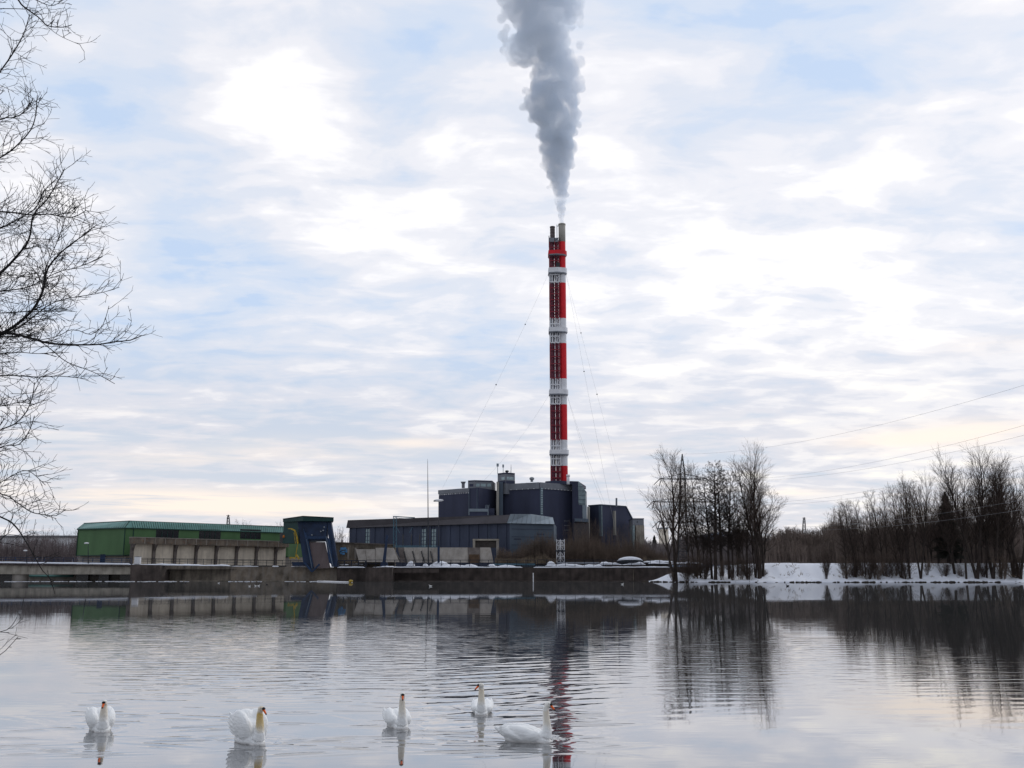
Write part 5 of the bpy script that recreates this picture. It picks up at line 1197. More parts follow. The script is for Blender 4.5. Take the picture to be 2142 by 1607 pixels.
# ------------------------------------------------------------------ lattice pylon and power cables
def lattice(mb, A, B, wa, wb, n, r, diag=True):
    """square lattice column between two points; half widths wa, wb"""
    prev = None
    for i in range(n + 1):
        f = i / n; c = A.lerp(B, f); w = wa + (wb - wa) * f; q = [c + Vector((sx * w, sy * w, 0)) for sx, sy in ((-1, -1), (1, -1), (1, 1), (-1, 1))]
        if prev:
            for k in range(4):
                mb.bar(prev[k], q[k], r)
                if diag: mb.bar(prev[k], q[(k + 1) % 4], r * .6); mb.bar(q[k], q[(k + 1) % 4], r * .6)
        prev = q
py = thing('power_pylon', 'tall steel lattice pylon with three crossarms, rising among the bare trees in the middle', 'pylon', P(1428, 1185, 300))
mb = MB(); D = 300
lattice(mb, P(1428, 1190, D), P(1428, 1048, D), 1.6, .85, 12, .2); lattice(mb, P(1428, 1048, D), P(1428, 992, D), .85, .72, 6, .18); lattice(mb, P(1427.5, 992, D), P(1427, 950, D), .72, .04, 5, .18); mb.build('mast', M['steel_dark'], py)
ARM = [(1002, 1380, 1478), (1050, 1365, 1498), (1092, 1377, 1487)]
for (y, xa, xb) in ARM:
    mb = MB(); c = 1428
    a, b = P(xa, y, D), P(xb, y, D)
    for dy in (-.5, .5):
        o = Vector((0, dy, 0)); mb.bar(a, P(c, y + .5, D) + o, .25); mb.bar(b, P(c, y + .5, D) + o, .25)
        mb.bar(a + Vector((0, 0, .1)), P(c - 4, y - 10, D) + o, .13); mb.bar(b + Vector((0, 0, .1)), P(c + 4, y - 10, D) + o, .13)
    for k in range(1, 6):
        f = k / 6; p1, p2 = a.lerp(P(c, y, D), f), b.lerp(P(c, y, D), f); h = 10 * ppm(D) * f
        mb.bar(p1, p1 + Vector((0, 0, h)), .08); mb.bar(p2, p2 + Vector((0, 0, h)), .08)
    mb.build('crossarm', M['steel_dark'], py)
    for (x0, y0, x1, y1) in ((xa, y, xa - 12, y + 12), (xa + 3, y + 2, xa - 1, y + 15), (xb, y, xb + 9, y + 6)):
        mb = MB(); mb.tube([P(x0, y0, D), P(x1, y1, D)], .13, 6); mb.build('insulator', M['steel_dark'], py)
M['cable'] = mat('cable_metal', (.22, .22, .23), .6, .1)
CAB = [((1427, 950), (2320, 750), .05, 'topmost'), ((1479, 1003), (2320, 838), .05, 'second'), ((1479, 1004), (2320, 864), .05, 'third'), ((1499, 1051), (2320, 905), .05, 'fourth'), ((1499, 1052), (2320, 931), .05, 'fifth'),
       ((1488, 1093), (2320, 1010), .05, 'sixth'), ((1488, 1094), (2320, 1036), .05, 'lowest')]
for (a, b, r, w_) in CAB:
    mb = MB(); p, q = P(a[0], a[1], D), P(b[0], b[1], 130); wire(mb, p, q, .016, 3.2, 24); o = mb.build('power_cable', M['cable'], None); tag(o, w_ + ' of the power cables running from the lattice pylon up to the right edge', 'cable', 'power cables')
for (x, y0, y1, lab) in ((477.5, 1077, 1112, 'tiny far pylon above the roof of the green powerhouse'), (1682, 1082, 1130, 'tiny far pylon above the wood on the right')):
    t = thing('power_pylon', lab, 'pylon', P(x, y1, 800)); mb = MB(); lattice(mb, P(x, y1 + 30, 800), P(x, y0 + 6, 800), 2.2, .7, 9, .32); lattice(mb, P(x, y0 + 6, 800), P(x, y0, 800), .7, .05, 2, .3)
    mb.build('mast', M['steel_dark'], t); mb = MB(); mb.bar(P(x - 4, y0 + 2, 800), P(x + 4, y0 + 2, 800), .35); mb.bar(P(x - 3, y0 + 8, 800), P(x + 3, y0 + 8, 800), .3); mb.build('crossarm', M['steel_dark'], t)

# ------------------------------------------------------------------ bare trees
def rnd(a, b): return a + (b - a) * random.random()
def rot_away(d, ang, az=None):
    az = rnd(0, 2 * math.pi) if az is None else az
    u = d.cross(Vector((0, 0, 1)) if abs(d.z) < .95 else Vector((1, 0, 0))).normalized(); v = u.cross(d)
    return (d * math.cos(ang) + (u * math.cos(az) + v * math.sin(az)) * math.sin(ang)).normalized()
def grow(out, p, d, Ln, r, lvl, cfg):
    c = cfg[lvl]; n = max(2, int(Ln / c['seg'])); sl = Ln / n; p = p.copy(); d = d.copy(); last = lvl == len(cfg) - 1
    az = rnd(0, 6.28); acc = rnd(0, 1)
    for i in range(n):
        f = i / n; r0 = max(c['rmin'], r * (1 - f) ** c.get('tap', .8)); r1 = max(c['rmin'] * .8, r * (1 - (i + 1) / n) ** c.get('tap', .8))
        d = (d + Vector((rnd(-1, 1), rnd(-1, 1), rnd(-1, 1))) * c['wob'] + Vector((0, 0, c['up']))).normalized()
        q = p + d * sl; out[lvl].append((*p, *q, r0, r1))
        if not last and f >= c['from']:
            acc += sl / c['every']
            while acc > 1:
                acc -= 1; az += 2.4 + rnd(-.5, .5); e = rnd(0, 1); pp = p.lerp(q, e)
                l2 = cfg[lvl + 1]['len'] * rnd(.6, 1.15) * (1 - c['short'] * f)
                grow(out, pp, rot_away(d, R(rnd(*c['ang'])), az), l2, max(cfg[lvl + 1]['rmin'], min(r0 * .62, cfg[lvl + 1].get('rmax', 9))), lvl + 1, cfg)
        p = q
def cfg_tree(kind):
    if kind == 'airy':     # tall pale willow / poplar, steep branches, fine upright spray
        return [dict(seg=1.1, wob=.05, up=.02, every=1.0, ang=(18, 42), short=.5, rmin=.05, tap=.7, **{'from': .30}),
                dict(len=9.5, seg=.9, wob=.09, up=.045, every=.5, ang=(16, 42), short=.4, rmin=.042, rmax=.21, **{'from': .10}),
                dict(len=4.0, seg=.6, wob=.13, up=.06, every=.3, ang=(15, 42), short=.3, rmin=.022, rmax=.05, **{'from': .05}),
                dict(len=1.7, seg=.6, wob=.16, up=.07, rmin=.012, rmax=.019, every=9, ang=(0, 1), short=0, **{'from': 2})]
    if kind == 'alder':    # single dark trunk, short level branches, cone-laden tips
        return [dict(seg=1.1, wob=.03, up=.02, every=.45, ang=(48, 75), short=.55, rmin=.06, tap=.7, **{'from': .22}),
                dict(len=6.6, seg=.7, wob=.16, up=.05, every=.32, ang=(30, 60), short=.4, rmin=.045, rmax=.15, **{'from': .15}),
                dict(len=2.2, seg=.5, wob=.22, up=.04, every=.20, ang=(25, 60), short=.3, rmin=.025, rmax=.04, **{'from': .05}),
                dict(len=.70, seg=.35, wob=.25, up=.02, rmin=.040, rmax=.05, every=9, ang=(0, 1), short=0, **{'from': 2})]
    if kind == 'slim':
        return [dict(seg=1.0, wob=.06, up=.02, every=.6, ang=(22, 50), short=.45, rmin=.05, tap=.7, **{'from': .28}),
                dict(len=6.0, seg=.7, wob=.12, up=.06, every=.38, ang=(22, 48), short=.4, rmin=.038, rmax=.14, **{'from': .1}),
                dict(len=2.5, seg=.5, wob=.16, up=.06, every=.26, ang=(20, 48), short=.3, rmin=.024, rmax=.04, **{'from': .05}),
                dict(len=1.1, seg=.4, wob=.18, up=.05, rmin=.014, rmax=.019, every=9, ang=(0, 1), short=0, **{'from': 2})]
    if kind == 'bush':
        return [dict(seg=.5, wob=.12, up=.03, every=.35, ang=(18, 45), short=.3, rmin=.03, tap=.8, **{'from': .1}),
                dict(len=1.7, seg=.4, wob=.15, up=.05, every=.28, ang=(20, 45), short=.3, rmin=.02, rmax=.035, **{'from': .05}),
                dict(len=.8, seg=.35, wob=.16, up=.05, rmin=.015, rmax=.02, every=9, ang=(0, 1), short=0, **{'from': 2})]
def make_tree(name, kind, stems, H=30, tm=None, cm=None):
    """arch tree rooted at the origin"""
    t = bpy.data.objects.new(name, None); COL.objects.link(t)
    cfg = cfg_tree(kind); out = [[] for _ in cfg]
    for (ax, ay, hh, r) in stems:
        r *= 1.4 if kind != 'bush' else 1
        b = Vector((rnd(-.4, .4), rnd(-.4, .4), -.6)); d = Vector((ax, ay, 1)).normalized(); grow(out, b, d, H * hh, r, 0, cfg)
    nt = 2 if kind != 'bush' else 1
    tr = [s_ for l_ in out[:nt] for s_ in l_]; cr = [s_ for l_ in out[nt:] for s_ in l_]
    segs_mesh('trunk', tr, tm or M['bark'], t, 5); segs_mesh('crown', cr, cm or M['twig'], t, 3)
    return t
def put(t, x, yb, d, ytop, Hh=30., lean=0., rz=None, sx=1.):
    """stand a tree with its foot at the photo pixel and its top at ytop"""
    p = P(x, yb, d); top = P(x, ytop, d); s_ = (top.z - p.z) / Hh
    t.location = p; t.scale = (s_ * sx, s_ * sx, s_); t.rotation_euler = (rnd(-.02, .02), lean, rnd(0, 6.28) if rz is None else rz)
    if abs(lean) > 0: t.rotation_mode = 'ZYX'
    return t
random.seed(11)
ARC = dict(
    fan=make_tree('bare_tree', 'airy', [(-.20, .0, .62, .26), (.02, .06, 1.0 * .93, .34), (.13, -.05, .80, .24)], cm=M['twig_pale']),
    tall=make_tree('bare_tree', 'airy', [(.0, .0, .93, .36), (.10, .08, .70, .2)], cm=M['twig_pale']),
    fork=make_tree('bare_tree', 'airy', [(-.14, .02, .90, .30), (.13, -.03, .93, .32)], cm=M['twig']),
    alder=make_tree('bare_tree', 'alder', [(.0, .0, .98, .38)], cm=M['bark']),
    alder2=make_tree('bare_tree', 'alder', [(.03, .02, .98, .30)], cm=M['bark']),
    slim=make_tree('bare_tree', 'slim', [(.02, .0, .96, .22)]),
    slim2=make_tree('bare_tree', 'slim', [(-.03, .03, .95, .2), (.09, -.02, .7, .14)]),
    bush=make_tree('bare_shrub', 'bush', [(rnd(-.5, .5), rnd(-.5, .5), rnd(.6, 1.), .04) for _ in range(26)], H=6, tm=M['twig'], cm=M['twig']),
    bush2=make_tree('bare_shrub', 'bush', [(rnd(-.3, .3), rnd(-.3, .3), rnd(.6, 1.), .04) for _ in range(16)], H=6, tm=M['thicket'], cm=M['thicket']),
)
used = set()
def tree(key, x, yb, d, yt, label, grp, lean=0., rz=None, sx=1., cat='tree'):
    base = ARC[key]; t = base if key not in used else copy_tree(base); used.add(key)
    put(t, x, yb, d, yt, 6. if key.startswith('bush') else 30., lean, rz, sx); tag(t, label, cat, grp)
G1, G2 = 'bare trees on the middle clump', 'bare trees along the right bank'
ORD = ['first', 'second', 'third', 'fourth', 'fifth', 'sixth', 'seventh', 'eighth', 'ninth', 'tenth', 'eleventh', 'twelfth', 'thirteenth', 'fourteenth', 'fifteenth', 'sixteenth', 'seventeenth', 'eighteenth', 'nineteenth', 'twentieth'] + ['twenty-' + w_ for w_ in ('first', 'second', 'third', 'fourth', 'fifth', 'sixth', 'seventh', 'eighth', 'ninth')] + ['thirtieth'] + ['thirty-' + w_ for w_ in ('first', 'second', 'third', 'fourth', 'fifth', 'sixth')]
mid = [('fan', 1412, 1212, 260, 952, 0, .15, 1.05, 'wide pale fanned tree'), ('slim2', 1455, 1209, 262, 972, 0, None, 1., 'thin tree with a faint tall top'), ('slim', 1466, 1211, 261, 1012, 0, None, 1.1, 'short dark thin tree'),
       ('alder2', 1489, 1211, 260, 990, 0, None, .95, 'dark straight tree'), ('alder', 1497, 1212, 259, 964, .035, None, 1.0, 'thickest dark tree with cone-laden crown'),
       ('alder2', 1524, 1210, 262, 985, .02, None, .9, 'dark tree with a dense crown'), ('slim', 1534, 1210, 263, 1008, .03, None, 1., 'slim tree'), ('slim2', 1543, 1209, 264, 1018, .03, None, 1., 'slim tree'),
       ('slim', 1563, 1211, 261, 992, .0, None, 1.1, 'slim upright tree'), ('slim2', 1580, 1211, 260, 958, 0, 2.4, 1.1, 'tall pale tree'), ('tall', 1590, 1212, 259.5, 945, .03, 4.6, .85, 'tallest pale tree'), ('slim2', 1596, 1211, 261, 966, .09, None, 1.25, 'pale tree leaning out to the right'),
       ('slim', 1443, 1208, 266, 1030, -.02, None, 1., 'low thin tree'), ('slim2', 1477, 1206, 268, 1040, 0, None, 1., 'low thin tree'), ('alder', 1511, 1207, 266, 985, 0, 2., 1.05, 'dark straight tree with a bushy crown'), ('slim2', 1553, 1207, 268, 1030, 0, None, 1., 'low thin tree')]
order = sorted(range(len(mid)), key=lambda i: mid[i][1])
for rank, i in enumerate(order):
    k, x, yb, d, yt, ln, rz, sx, lab = mid[i]; tree(k, x, yb, d, yt, f'{lab}, {ORD[rank]} from the left in the middle clump', G1, ln, rz, sx)
right = [('slim', 1771, 1210, 258, 1062, .06, None, 1., 'short slim tree'), ('slim2', 1790, 1209, 259, 1046, 0, None, 1.1, 'slim tree'), ('slim', 1811, 1208, 260, 1050, 0, None, 1., 'slim tree'), ('slim2', 1829, 1209, 260, 1052, .02, None, 1., 'slim tree'),
         ('slim', 1848, 1208, 261, 1030, 0, None, 1., 'slim tree'), ('slim2', 1884, 1208, 260, 1016, -.05, None, 1.1, 'tree leaning left'), ('fork', 1905, 1209, 259, 1012, -.02, 1.2, .75, 'forked tree'),
         ('fork', 1926, 1209, 259, 994, .04, .3, .75, 'forked tree'), ('slim', 1945, 1200, 266, 1008, 0, None, 1., 'thin tree'), ('slim2', 1998, 1206, 262, 980, -.13, None, 1.2, 'tree leaning far to the left'), ('slim', 2022, 1210, 258.5, 985, 0, None, 1.1, 'straight dark tree'),
         ('fork', 2043, 1211, 258, 940, -.01, .1, .95, 'tallest forked tree'), ('slim', 2064, 1209, 259, 1000, .03, None, 1.1, 'thin dark tree'), ('fork', 2081, 1210, 258.5, 955, .02, 2., .95, 'tall tree with a forked top'), ('fan', 2094, 1210, 259, 972, .04, 2.2, .72, 'tree with fanned stems'),
         ('fork', 2119, 1209, 260, 985, 0, 4., .9, 'tall tree'), ('fork', 2137, 1211, 258, 962, .0, 2.6, .85, 'tall dark tree at the picture edge'), ('slim2', 1964, 1196, 270, 1010, 0, None, 1.1, 'thin tree'), ('slim2', 2105, 1200, 266, 1000, 0, None, 1.2, 'thin tree'), ('slim2', 2072, 1197, 270, 1015, 0, None, .9, 'dark bushy tree')]
for k_ in range(14):
    x_ = 1775 + k_ * 26 + rnd(-9, 9); right.append((random.choice(['slim', 'slim2', 'slim2', 'fork']), x_, 1196, 271 + rnd(0, 9), (1062 if x_ < 1840 else 1035 if x_ < 1920 else 1015) + rnd(-14, 16), rnd(-.04, .04), None, rnd(.85, 1.15), 'dark tree set back from the water'))
order = sorted(range(len(right)), key=lambda i: right[i][1])
for rank, i in enumerate(order):
    k, x, yb, d, yt, ln, rz, sx, lab = right[i]; tree(k, x, yb, d, yt, f'{lab}, {ORD[rank]} from the left on the right bank', G2, ln, rz, sx)
sh_ = [(1405, 1212, 1190, 'brown shrub at the foot of the wide pale tree'), (1437, 1212, 1160, 'brown shrub, leftmost under the middle clump'), (1455, 1212, 1152, 'brown shrub, second under the middle clump'), (1474, 1211, 1150, 'dark shrub left of the thickest dark trunk'), (1510, 1210, 1158, 'shrub right of the thickest dark trunk'),
       (1532, 1209, 1160, 'shrub below the slim trees of the middle clump'), (1550, 1212, 1155, 'brown shrub left of the tall pale trees'), (1566, 1213, 1158, 'brown shrub at the water below the tall pale trees'), (1600, 1211, 1185, 'low shrub at the right end of the middle clump'),
       (1728, 1208, 1140, 'lone little shrub standing on the open snow'), (1768, 1211, 1150, 'brown shrub, leftmost of the right bank thicket'), (1784, 1212, 1155, 'brown shrub, second of the right bank thicket'), (1800, 1211, 1148, 'brown shrub, third of the right bank thicket'), (1818, 1212, 1152, 'brown shrub, fourth of the right bank thicket'),
       (1836, 1211, 1150, 'brown shrub, fifth of the right bank thicket'), (1855, 1212, 1152, 'brown shrub, sixth of the right bank thicket'), (1872, 1211, 1148, 'brown shrub, seventh of the right bank thicket'), (1893, 1211, 1150, 'brown shrub, eighth of the right bank thicket'), (1940, 1200, 1165, 'thin shrub on the snow right of the thicket'),
       (1978, 1206, 1172, 'sparse shrub on the snow left of the leaning tree'), (2010, 1211, 1180, 'brown shrub at the foot of the leaning tree'), (2056, 1206, 1165, 'shrub right of the tallest forked tree'), (2098, 1211, 1150, 'brown shrub near the right picture edge'), (2125, 1211, 1150, 'brown shrub at the right picture edge')]
for i, (x, yb, yt, lab) in enumerate(sh_):
    tree('bush' if i % 2 else 'bush2', x, yb, 258.5 + rnd(-1.5, 3), yt, lab, 'bare shrubs along the bank', 0, None, rnd(.9, 1.25) if yt != 1140 else .5, 'shrub')
# birch with a white trunk
bt = make_tree('birch_tree', 'slim', [(0, 0, .97, .20)], H=30, tm=M['birch'], cm=M['twig']); put(bt, 1960, 1178, 300, 1090); tag(bt, 'thin birch with a white trunk in the dark wood on the right', 'tree')
# conifer
def conifer(label, x, yb, yt, d, wpx):
    t = thing('conifer_tree', label, 'tree', P(x, yb, d)); p = P(x, yb, d); H = P(x, yt, d).z - p.z; W = wpx * ppm(d) / 2
    mb = MB(); mb.tube([p, p + Vector((0, 0, H * .97))], [.3, .04], 7); mb.build('trunk', M['bark'], t, True)
    S = []
    for _ in range(2600):
        f = random.random() ** .75; z = H * (.1 + .9 * f); rr_ = W * (1 - f) ** .75 * (0.8 + .2 * math.sin(f * 50)); a = rnd(0, 6.28); l_ = rnd(.55, 1.08) * rr_ + .15
        c = p + Vector((math.cos(a) * l_ * .3, math.sin(a) * l_ * .3, z)); e = p + Vector((math.cos(a) * l_, math.sin(a) * l_, z - l_ * .22 + rnd(-.35, .35))); S.append((*c, *e, .22, .03))
    segs_mesh('crown', S, M['conifer'], t, 3)
conifer('dark pointed conifer among the bare trees on the right bank', 1988, 1180, 1030, 268, 84)
conifer('small dark conifer left of the pylon, behind the quay end', 1370, 1178, 1121, 420, 30)

# ------------------------------------------------------------------ far woods and thickets, uncountable
def brush(name, label, cat, items, m, tw=True):
    """items: (x0, x1, ytop0, ytop1, d0, d1, ybase, count, r)"""
    S = []
    for (x0, x1, ya, yb_, d0, d1, base, cnt, r) in items:
        for _ in range(cnt):
            f = random.random(); x = x0 + (x1 - x0) * f; d = rnd(d0, d1); yt = ya + (yb_ - ya) * f + 7 * math.sin(x * .06) + 4 * math.sin(x * .17 + d)
            b = P(x, base, d); top = P(x, yt, d).z; h = max(1.5, (top - b.z) * (1 - .55 * random.random() ** 1.6)); ln = Vector((rnd(-.10, .10), rnd(-.1, .1), 1))
            t_ = b + ln * h; mid_ = b + ln * h * .55 + Vector((rnd(-.3, .3), 0, 0)); S.append((*b, *mid_, r, r * .7)); S.append((*mid_, *t_, r * .7, r * .2))
            if tw:
                for k in range(7):
                    g = rnd(.25, .98); q = b.lerp(t_, g); l2 = h * rnd(.10, .26) * (1.2 - g * .6); dd = Vector((rnd(-1, 1), rnd(-1, 1), rnd(.4, 1.5))).normalized(); e = q + dd * l2
                    S.append((*q, *e, r * .40, r * .12))
                    for _k in range(2): q2 = q.lerp(e, rnd(.3, .9)); e2 = q2 + Vector((rnd(-1, 1), rnd(-1, 1), rnd(.3, 1.4))).normalized() * l2 * .5; S.append((*q2, *e2, r * .25, r * .1))
    o = segs_mesh(name, S, m, None, 3); tag(o, label, cat, kind='stuff'); return o
random.seed(5)
brush('far_wood', 'brown leafless wood behind the snowy bank on the right', 'wood', [(1590, 1760, 1122, 1098, 300, 380, 1182, 1500, .16), (1740, 2160, 1108, 1100, 300, 380, 1182, 3600, .16), (1740, 2160, 1078, 1030, 290, 330, 1182, 900, .09), (1590, 2160, 1135, 1130, 285, 300, 1180, 1500, .12), (1750, 2160, 1118, 1090, 276, 286, 1180, 350, .09)], mat('wood_stems', (.18, .14, .118), .95, .35, .2))
brush('far_wood', 'greyish leafless wood behind the middle clump of trees', 'wood', [(1345, 1600, 1135, 1118, 330, 430, 1182, 1900, .16), (1420, 1600, 1122, 1112, 420, 480, 1182, 700, .2)], mat('wood_stems_grey', (.20, .17, .165), .95, .35, .2))
brush('far_wood', 'greyish brown leafless wood behind the bridge at the left', 'wood', [(-80, 160, 1136, 1128, 330, 420, 1182, 900, .13), (-80, 164, 1118, 1106, 330, 420, 1182, 340, .09), (540, 600, 1095, 1090, 420, 450, 1180, 40, .12), (700, 730, 1105, 1112, 400, 420, 1180, 26, .12), (420, 520, 1098, 1096, 430, 470, 1180, 60, .12)], mat('wood_stems_mauve', (.19, .155, .155), .95, .35, .2))
brush('brown_thicket', 'brown leafless thicket growing before the power station', 'thicket', [(1040, 1165, 1150, 1128, 284, 292, 1182, 900, .05), (1183, 1360, 1124, 1142, 286, 305, 1182, 1500, .045), (1183, 1345, 1086, 1104, 290, 305, 1182, 260, .04), (1085, 1165, 1128, 1110, 286, 292, 1182, 160, .05), (1340, 1400, 1150, 1150, 286, 300, 1182, 500, .06)], M['thicket'])
brush('dry_reeds', 'pale dry reeds along the quay before the thicket', 'reeds', [(1035, 1165, 1168, 1166, 281.5, 283.5, 1180, 700, .05), (720, 750, 1170, 1168, 284, 285, 1180, 60, .04), (1345, 1400, 1170, 1168, 283, 286, 1180, 160, .04)], M['reed'], False)
S = []
for _ in range(150):
    x = rnd(44, 150) if random.random() < .6 else random.choice([72, 84, 96, 110, 125, 60]) + rnd(-4, 4); dy = rnd(2, 14); z = .4 + .33 * dy; b = Vector((x, shore_y(x) + dy, z))
    for k_ in range(5): S.append((*b, *(b + Vector((rnd(-.5, .5), rnd(-.4, .4), rnd(.2, .8)))), .035, .01))
o = segs_mesh('dry_grass', S, M['reed'], None, 3); tag(o, 'dry stalks poking through the snow of the bank', 'grass', kind='stuff')
# stones along the foot of the bank
mb = MB()
for _ in range(300):
    x = rnd(34, 190) if random.random() < .4 else random.choice([37, 44, 52, 75, 88, 101, 108, 118]) + rnd(-3, 3); y = shore_y(x) + rnd(-.6, .7) + (1 - min(1., max(0., (x - 36) / 14.))) * 8; mb.ball((x, y, rnd(-.05, .12)), (rnd(.15, .7), rnd(.2, .5), rnd(.1, .3)), 6, 4)
o = mb.build('bank_stones', M['soil'], None); tag(o, 'dark stones along the waterline of the snowy bank', 'stones', kind='stuff')

# ------------------------------------------------------------------ the near tree reaching in from the left
random.seed(23)
nt = thing('near_tree', 'large bare tree whose fine dark branches reach in from the left edge of the picture', 'tree', (-10.8, 12.5, .6))
TR, TW = [], []
DN = 13.5
trunk = [Vector((-10.8, 12.5, .2)), Vector((-10.6, 12.7, 2.)), Vector((-10.3, 13.0, 4.5)), Vector((-10.2, 13.2, 7.5)), Vector((-10.0, 13.4, 10.5)), Vector((-9.9, 13.4, 14.5))]
def trunk_at(z):
    for a, b in zip(trunk[:-1], trunk[1:]):
        if a.z <= z <= b.z: return a.lerp(b, (z - a.z) / (b.z - a.z))
    return trunk[-1]
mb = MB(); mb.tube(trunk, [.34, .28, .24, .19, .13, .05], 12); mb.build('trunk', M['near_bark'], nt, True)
NC = [dict(len=.66, seg=.085, wob=.13, up=.035, every=.085, ang=(28, 58), short=.5, rmin=.0048, rmax=.0105, tap=.8, **{'from': .12}),
      dict(len=.38, seg=.07, wob=.15, up=.05, every=.085, ang=(28, 58), short=.4, rmin=.0035, rmax=.0056, tap=.8, **{'from': .1}),
      dict(len=.18, seg=.055, wob=.16, up=.05, rmin=.0027, rmax=.0036, tap=.6, every=9, ang=(0, 1), short=0, **{'from': 2})]
def limb(pts, r0, r1, dens=1., scale=1., dep=0., up=1., f0=.0):
    """pts in photo pixels; runs off the picture to the trunk"""
    V = [P(x, y, DN + dep + .25 * math.sin(x * .02 + y * .013)) for x, y in pts]
    first = V[0]; base = trunk_at(max(1.2, min(14, first.z - .7 if up > 0 else first.z + .5)))
    m1 = base.lerp(first, .5) + Vector((0, 0, .15 * up)); V = [base, m1] + V; n = len(V)
    # smooth (Catmull-Rom) and thin
    C_ = []
    for i in range(n - 1):
        a, b, c, d_ = V[max(0, i - 1)], V[i], V[i + 1], V[min(n - 1, i + 2)]; st = max(2, int((c - b).length / .08))
        for k in range(st):
            t = k / st; C_.append(.5 * ((2 * b) + (c - a) * t + (2 * a - 5 * b + 4 * c - d_) * t * t + (3 * b - a - 3 * c + d_) * t ** 3))
    C_.append(V[-1]); m_ = len(C_); az = rnd(0, 6.28); acc = 0
    for i in range(m_ - 1):
        f = i / (m_ - 1); ra = r0 + (r1 - r0) * f ** .7; rb_ = r0 + (r1 - r0) * ((i + 1) / (m_ - 1)) ** .7; p, q = C_[i], C_[i + 1]
        TR.append((*p, *q, ra * 1.3, rb_ * 1.3))
        if f > .22 + f0:
            acc += (q - p).length / (.054 / dens)
            while acc > 1:
                acc -= 1; az += 2.4 + rnd(-.5, .5); d = (q - p).normalized(); out = [[], [], []]
                dd = rot_away(d, R(rnd(28, 62)), az); dd.z = abs(dd.z) * .9 * (1 if random.random() < .75 else -.6); dd.normalize()
                grow(out, p.lerp(q, random.random()), dd, NC[0]['len'] * scale * rnd(.45, 1.4) * (1.15 - .75 * f), min(.0085, rb_ * .7), 0, NC)
                for o_ in out: TW.extend(o_)
limb([(-90, 700), (0, 696), (48, 703), (97, 717), (141, 721), (202, 721), (240, 715), (272, 712), (297, 702)], .045, .005, .55, .62, 0)
limb([(200, 721), (243, 713), (263, 697), (275, 672), (268, 640)], .006, .0022, .5, .35, 0, f0=.55)
limb([(-60, 745), (0, 701), (32, 681), (67, 650), (84, 622), (93, 597), (100, 562), (129, 527), (164, 500), (203, 470)], .05, .004, 1.15, .9, .1)
limb([(67, 650), (84, 622), (97, 560), (122, 500), (140, 450), (160, 418)], .014, .003, 1.1, .7, .2, f0=.4)
limb([(-80, 640), (0, 572), (30, 542), (60, 502), (70, 450), (98, 418), (122, 378), (135, 352)], .045, .004, 1.2, .95, -.15)
limb([(-70, 500), (0, 478), (20, 468), (45, 455), (75, 435), (92, 400), (120, 372)], .03, .004, 1.2, .8, .35)
limb([(-70, 440), (0, 443), (30, 445), (65, 450), (100, 448), (150, 455), (180, 440)], .03, .004, 1.0, .8, -.4)
limb([(-50, 620), (0, 610), (60, 600), (120, 570), (160, 560), (200, 545)], .02, .003, 1.0, .8, .5)
limb([(-40, 700), (30, 690), (100, 640), (140, 625), (200, 615), (240, 605)], .02, .003, .9, .7, .3)
limb([(48, 703), (81, 713), (109, 733), (141, 758), (194, 778), (240, 803)], .016, .003, .5, .5, .05, f0=.45)
limb([(80, 712), (150, 690), (190, 700), (215, 680), (228, 640)], .012, .003, .5, .5, .1, f0=.45)
limb([(-80, 790), (0, 786), (32, 786), (81, 789), (121, 787), (178, 792)], .025, .003, .8, .5, -.2)
limb([(-80, 745), (0, 740), (40, 737), (81, 740), (130, 735)], .02, .003, .9, .6, .2)
limb([(-120, 330), (-60, 290), (0, 250), (30, 246), (55, 231), (70, 205)], .03, .004, 1.1, .7, .2)
limb([(-120, 300), (-40, 200), (0, 150), (28, 110), (50, 70), (62, 30)], .03, .004, 1.0, .7, -.2)
limb([(-120, 400), (-60, 350), (0, 330), (40, 300), (70, 260), (78, 200)], .03, .004, .9, .7, .3)
limb([(-120, 60), (-30, 20), (20, -20), (45, 10), (80, 36), (100, 54), (132, 57), (150, 52)], .03, .004, .6, .45, .1, f0=.15)
limb([(60, 20), (95, 52), (125, 75), (168, 94)], .008, .0025, .35, .35, .1, f0=.5)
limb([(-40, -120), (10, -60), (40, -20), (75, 0), (110, 12), (140, -6)], .02, .003, .6, .5, -.1)
limb([(-100, 960), (0, 900), (30, 888), (55, 862), (68, 830), (72, 800)], .03, .004, 1.2, .75, .1)
limb([(-100, 990), (0, 936), (40, 930), (62, 900), (72, 870)], .025, .004, 1.1, .6, -.2)
limb([(-100, 860), (0, 850), (40, 842), (70, 845)], .02, .003, 1.0, .6, .3)
limb([(-100, 1060), (0, 1010), (35, 990), (60, 985), (95, 1015)], .02, .003, 1.1, .6, .2)
limb([(-100, 1050), (0, 1033), (32, 1049), (65, 1071), (95, 1077), (117, 1079), (137, 1066)], .02, .0035, .8, .5, .0)
limb([(-130, 1030), (0, 1081), (32, 1101), (57, 1138), (73, 1166), (89, 1194), (105, 1211), (115, 1243)], .032, .003, .45, .35, .0, up=-1)
limb([(-130, 1150), (0, 1130), (20, 1100), (30, 1070)], .02, .003, .8, .5, .2)
limb([(-130, 1300), (-40, 1380), (0, 1370), (20, 1352), (38, 1332)], .02, .0028, .4, .3, .1, up=-1, f0=.25)
limb([(-130, 1260), (-40, 1310), (0, 1322), (24, 1310), (36, 1290)], .02, .0028, .3, .3, .2, up=-1, f0=.25)
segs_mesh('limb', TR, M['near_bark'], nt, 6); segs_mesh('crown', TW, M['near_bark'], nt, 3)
print('near twigs', len(TW))

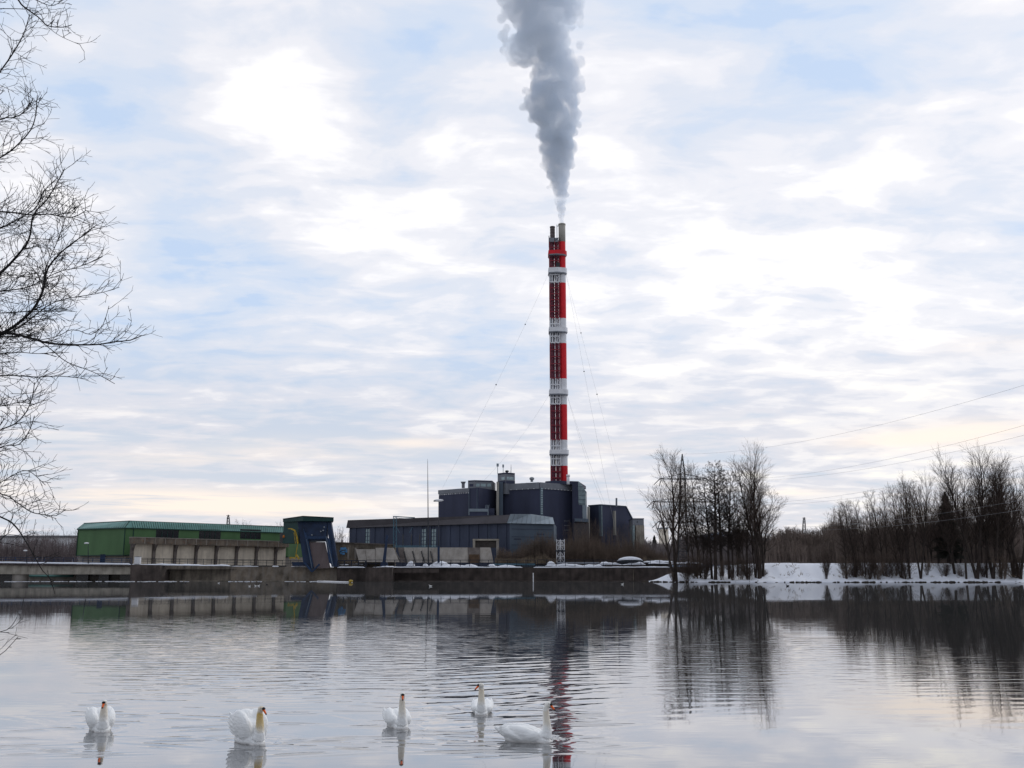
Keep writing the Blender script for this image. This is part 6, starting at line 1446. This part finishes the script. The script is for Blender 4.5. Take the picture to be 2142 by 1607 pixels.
# ------------------------------------------------------------------ smoke
random.seed(9)
CTR = [(1176, 471, 6.5), (1176, 462, 8), (1175, 451, 9.5), (1174, 436, 12), (1174, 420, 15), (1173, 402, 19), (1170, 382, 22), (1171, 362, 28), (1169, 340, 32), (1168, 318, 37), (1166, 294, 41), (1166, 270, 44), (1163, 246, 50), (1158, 222, 56), (1155, 200, 58), (1160, 176, 56),
       (1166, 150, 50), (1160, 125, 48), (1145, 100, 52), (1100, 112, 38), (1088, 92, 30), (1130, 72, 55), (1130, 45, 62), (1145, 20, 68), (1190, 22, 34), (1110, 30, 45), (1140, -10, 75), (1135, -50, 85), (1125, -100, 95), (1120, -160, 105)]
def smoke_mat():
    m = bpy.data.materials.new('steam'); m.use_nodes = True; t = m.node_tree; t.nodes.clear()
    g = N(t, 'ShaderNodeNewGeometry'); sp = N(t, 'ShaderNodeSeparateXYZ'); L(t, g.outputs['Position'], sp.inputs[0])
    nz = NOISE(t, g.outputs['Position'], .11, 3, .55, .6)
    z0, z1 = zy(440), zy(0)
    hz = N(t, 'ShaderNodeMapRange'); L(t, sp.outputs[2], hz.inputs[0]); hz.inputs[1].default_value = z0; hz.inputs[2].default_value = z1; hz.inputs[3].default_value = .46; hz.inputs[4].default_value = .15
    dn = MATH(t, 'MULTIPLY', hz.outputs[0], RAMP(t, nz, [(.36, .12), (.52, 1.)]))
    near = N(t, 'ShaderNodeMapRange'); L(t, sp.outputs[2], near.inputs[0]); near.inputs[1].default_value = zy(470); near.inputs[2].default_value = zy(370); near.inputs[3].default_value = .75; near.inputs[4].default_value = 1.
    dn = MATH(t, 'MULTIPLY', dn, near.outputs[0])
    v = N(t, 'ShaderNodeVolumePrincipled'); v.inputs['Color'].default_value = (.74, .85, 1.0, 1); v.inputs['Anisotropy'].default_value = .1
    v.inputs['Absorption Color'].default_value = (.2, .2, .2, 1)
    L(t, dn, v.inputs['Density']); o = N(t, 'ShaderNodeOutputMaterial'); L(t, v.outputs[0], o.inputs['Volume'])
    return m
mb = MB(); s = ppm(dK)
for (x, y, r) in CTR:
    c = P(x, y, dK); mb.ball(c, r * s * .86, 14, 10)
    nsub = 5 + int(r * .55)
    for _ in range(nsub):
        a = rnd(0, 6.28); b = rnd(-.6, .6); rr_ = r * s; q = c + Vector((math.cos(a) * rr_ * .80, math.sin(a) * rr_ * .80, b * rr_ * .8)); k_ = rnd(.14, .34) * (1 if r > 14 else .8)
        mb.ball(q, rr_ * k_, 9, 7)
for (x, y, r) in ((1062, 92, 14), (1068, 120, 12), (1080, 132, 10), (1212, 35, 14), (1205, 210, 14), (1106, 208, 12), (1100, 190, 10), (1212, 262, 9), (1128, 285, 9), (1212, 170, 16), (1147, 392, 6), (1195, 345, 10), (1060, 60, 10), (1214, 130, 14), (1072, 20, 26), (1066, -10, 34), (1050, 40, 12), (1052, 75, 13), (1210, 8, 18), (1215, 50, 10), (1058, 105, 14), (1214, 95, 12), (1216, 185, 12), (1093, 225, 10), (1112, 250, 10), (1210, 240, 10), (1135, 345, 9), (1202, 310, 9)):
    mb.ball(P(x, y, dK), r * s, 10, 8)
sm = remeshed('steam_plume', mb, .62, smoke_mat(), None, 1, .5, disp=(3.2, 1.9)); sm.location = (xf - P(1176, 467, dK).x, 0, 0)
sm.data.materials[0].volume_intensity if False else None
tag(sm, 'billowing blue-grey plume of steam rising from the chimney mouth', 'smoke')
